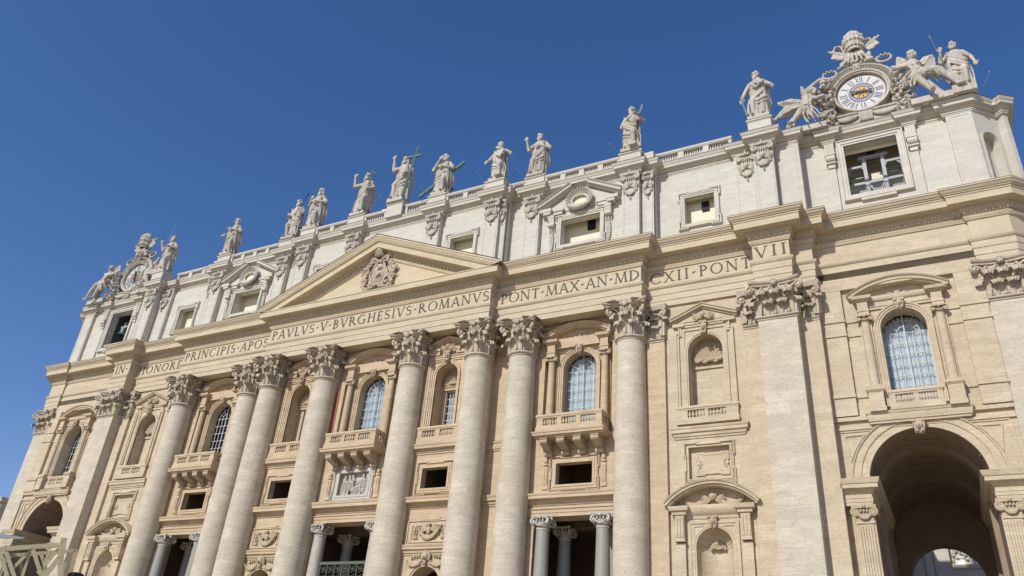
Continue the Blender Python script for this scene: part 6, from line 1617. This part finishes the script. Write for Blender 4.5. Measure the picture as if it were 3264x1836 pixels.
# ================================================================ small things on the roof and near the camera
def lamp_rod(p, q, label):
    o = thing('rod_lamp', label, 'lamp', p, 'rod lamps along the roof'); d = Vector(q) - Vector(p)
    mb = MB(); mb.tube([(0, 0, 0), tuple(d)], .016, 6); mb.build('rod', 'dim', o)
    mb = MB(); mb.ball(tuple(d), .065, 8, 6); mb.build('lamp_head', 'steel', o)
for x, y, z, nm in ((-39.4, .72, 52.2, 'cup bearer'), (-27.1, .6, 52.05, 'holder of the small cross'), (-16.75, .65, 52.05, 'spear bearer'), (-5.45, -.35, 52.05, 'pennant bearer'), (0, -.55, 52.3, 'central statue with the big cross'),
                    (5.45, -.35, 52.05, 'X-shaped cross'), (12.55, -.35, 52.05, 'foot-raised youth'), (16.75, .65, 52.05, 'club holder'), (27.1, .6, 52.05, 'knife holder')):
    lamp_rod((x - 1.0, y, z), (x - 1.75, y - .75, z + 1.1), 'thin lamp rod leaning out from the pedestal of the ' + nm)
lamp_rod((57.0, 2.2, 50.9), (57.7, 1.9, 52.1), 'thin lamp rod sticking out at the far right roof corner')
o = thing('floodlight', 'small white floodlight box behind the balustrade left of the central statue', 'floodlight', (-2.4, 1.0, 52.1)); mb = MB()
mb.box(-.4, .4, -.25, .25, .15, .95); mb.build('housing', 'white', o); mb = MB(); mb.box(-.5, -.44, -.1, .1, -1.3, .6); mb.box(.44, .5, -.1, .1, -1.3, .6); mb.box(-.48, .48, -.08, .08, 0, .08); mb.build('bracket', 'steel', o)
mb = MB(); mb.tube([(-46.3, 4.5, 50.8), (-45.6, 4.5, 57.5), (-44.9, 4.6, 64.0)], [.05, .04, .02], 5); tag(mb.build('lightning_rod', 'steel'), 'tall thin rod rising behind the left roof clock', 'rod')
# the sunlit building seen through the right passage, and the one beyond the left corner
o = thing('rear_wing', 'shaded stone wing seen through the far end of the right passage', 'building', (48, 49, 0)); mb = MB()
mb.box(-14, .1, 0, 6, 0, 32); mb.box(.1, 14, 1.0, 6, 0, 32); mb.sweep([(.1, 1.0), (14, 1.0)], [(-.1, 22.2), (.25, 22.3), (.4, 22.7), (-.1, 22.75)], PL); mb.sweep([(-14, 0), (.1, 0)], [(-.1, 27.4), (.3, 27.5), (.5, 28.1), (-.1, 28.2)], PL); mb.build('wall', 'far', o)
mb = MB(); mb.box(-2.4, -1.7, -.25, 0, 0, 27.4); mb.box(-1.5, -1.38, -.12, 0, 0, 27.4); mb.build('pilaster', 'far', o)
mb = MB()
for q in range(40):
    rnd = random.Random(q + 300); mb.ball((rnd.uniform(.3, 2.6), .95, rnd.uniform(23.2, 25.2)), (rnd.uniform(.12, .3), .3, rnd.uniform(.1, .3)), 7, 5)
mb.build('carving', 'far', o)
mb = MB(); mb.sweep(rect(.85, 1.5, 22.85, 23.4), [(0, 1.02), (0, .8), (.15, .78), (.18, 1.02)], EL, closed=True); mb.box(.85, 1.5, .9, .98, 22.85, 23.4); mb.build('window', 'white', o)
o = thing('side_building', 'sliver of a pale building past the left corner of the basilica', 'building', (-84, 12, 0)); mb = MB(); mb.box(-9, 9.6, 0, 12, 0, 26.2); mb.build('wall', 'attic', o)
mb = MB(); mb.sweep([(-9, 12), (-9, 0), (9.6, 0), (9.6, 12)], [(-.2, 26.2), (.4, 26.3), (.7, 26.9), (-.2, 27.0)], PL); mb.build('cornice', 'attic', o)
mb = MB()
for i in range(12): mb.ball((8.6 + .3 * math.sin(i * 2.1), -.3, 21.5 + .45 * i), (.6, .5, .45), 7, 5)
mb.build('carving', 'statue', o)
# timber trestle, canvas awning and loudspeaker close to the camera
D0, N0 = Vector((.886627, .456434, 0)).normalized(), Vector((-.456434, .886627, 0)).normalized()
base = Vector((36.03, -50.0, 0))
def pt(u, z, d=0): p = base + Vector((.56, .828, 0)) * u + Vector((-.828, .56, 0)) * d; return (p.x, p.y, z)
o = thing('timber_barrier', 'olive painted timber barrier with crossed braces at the lower left corner', 'barrier', (base.x, base.y, 0)); 
def plank(name, *ab):
    mb = MB()
    for a, b, w_, h_ in ab: mb.beam(a, b, w_, h_)
    mb.shift(-base.x, -base.y, 0); return mb.build(name, 'wood', o)
plank('top_rail', (pt(-1.4, 3.155), pt(.77, 3.688), .05, .062))
plank('post', (pt(.735, 3.775, -.02), pt(.775, 3.50, -.02), .06, .085), (pt(.775, 3.52, -.02), pt(.87, 3.2, -.02), .055, .075), (pt(.865, 3.22, -.02), pt(.865, 0, -.02), .055, .075))
for k in (0, -.40, -.80, -1.2):
    dz = .235 * k; j = .004 * k
    for (u0, z0), (u1, z1), w_, d in (((.068, 3.475), (.30, 3.14), .05, 0), ((.368, 3.55), (.165, 3.15), .042, .03 + j), ((.362, 3.54), (.38, 3.14), .036, .05), ((.392, 3.555), (.65, 3.17), .05, -.01 + j)):
        plank('brace', (pt(u0 + k, z0 + dz, d), pt(u1 + k, z1 + dz, d), .04, w_))
plank('brace', (pt(.715, 3.62, .02), pt(.555, 3.25, .02), .04, .045)); plank('brace', (pt(.778, 3.54, -.012), pt(.63, 3.17, -.012), .04, .07))
plank('bottom_rail', (pt(-1.4, 2.6), pt(.87, 3.12), .05, .08))
plank('rear_rail', (pt(-1.4, 3.10, .35), pt(.955, 3.68, .35), .05, .05)); plank('rear_post', (pt(.94, 3.69, .35), pt(.985, 3.25, .35), .05, .06), (pt(.985, 3.27, .35), pt(.985, 0, .35), .05, .06))
for (u0, z0), (u1, z1) in (((.26, 3.46), (.42, 3.18)), ((.50, 3.56), (.69, 3.36)), ((.62, 3.58), (.60, 3.26)), ((.86, 3.49), (.85, 3.30)), ((-.1, 3.36), (.1, 3.1)), ((-.2, 3.36), (-.35, 3.05))): plank('brace', (pt(u0, z0, .34), pt(u1, z1 - .08, .34), .04, .045))
plank('bottom_rail', (pt(-1.4, 2.55, .35), pt(.985, 3.1, .35), .05, .08))
for k in (-1.35, -.5): plank('post', (pt(k, 0, .02), pt(k, 3.44 + .24 * k, .02), .05, .07)); plank('rear_post', (pt(k, 0, .36), pt(k, 3.42 + .24 * k, .36), .05, .06))
o = thing('awning', 'edge of a grey canvas awning cutting into the left side', 'awning', (35.0, -50.6, 0)); mb = MB()
A_ = [(-2.0, -1.0, 4.25), (.95, .62, 3.69), (1.14, .77, 3.675), (1.0, .55, 3.635), (-2.0, -1.3, 3.6)]
mb.add([(x, y, z) for x, y, z in A_] + [(x, y + .05, z + .03) for x, y, z in A_], [(0, 1, 2, 3, 4), (9, 8, 7, 6, 5)] + [(i, i + 5, (i + 1) % 5 + 5, (i + 1) % 5) for i in range(5)]); mb.build('canvas', 'canvas', o)
mb = MB(); mb.tube([(-1.2, -.8, 0), (-1.2, -.8, 3.9)], .05, 8); mb.build('pole', 'steel', o)
o = thing('loudspeaker', 'top of a black loudspeaker poking up at the bottom edge', 'loudspeaker', (36.57, -49.1, 0)); mb = MB()
mb.sweep([(-.07, -.08), (.07, -.08), (.08, .08), (-.08, .08)], [(-.02, 2.78), (0, 2.8), (0, 3.31), (-.02, 3.335), (-.06, 3.34)], PL, closed=True); mb.box(-.05, .05, -.05, .05, 3.2, 3.338); mb.build('cabinet', 'black', o)
mb = MB(); mb.tube([(0, 0, 0), (0, 0, 2.8)], .025, 8); mb.build('stand', 'iron', o)
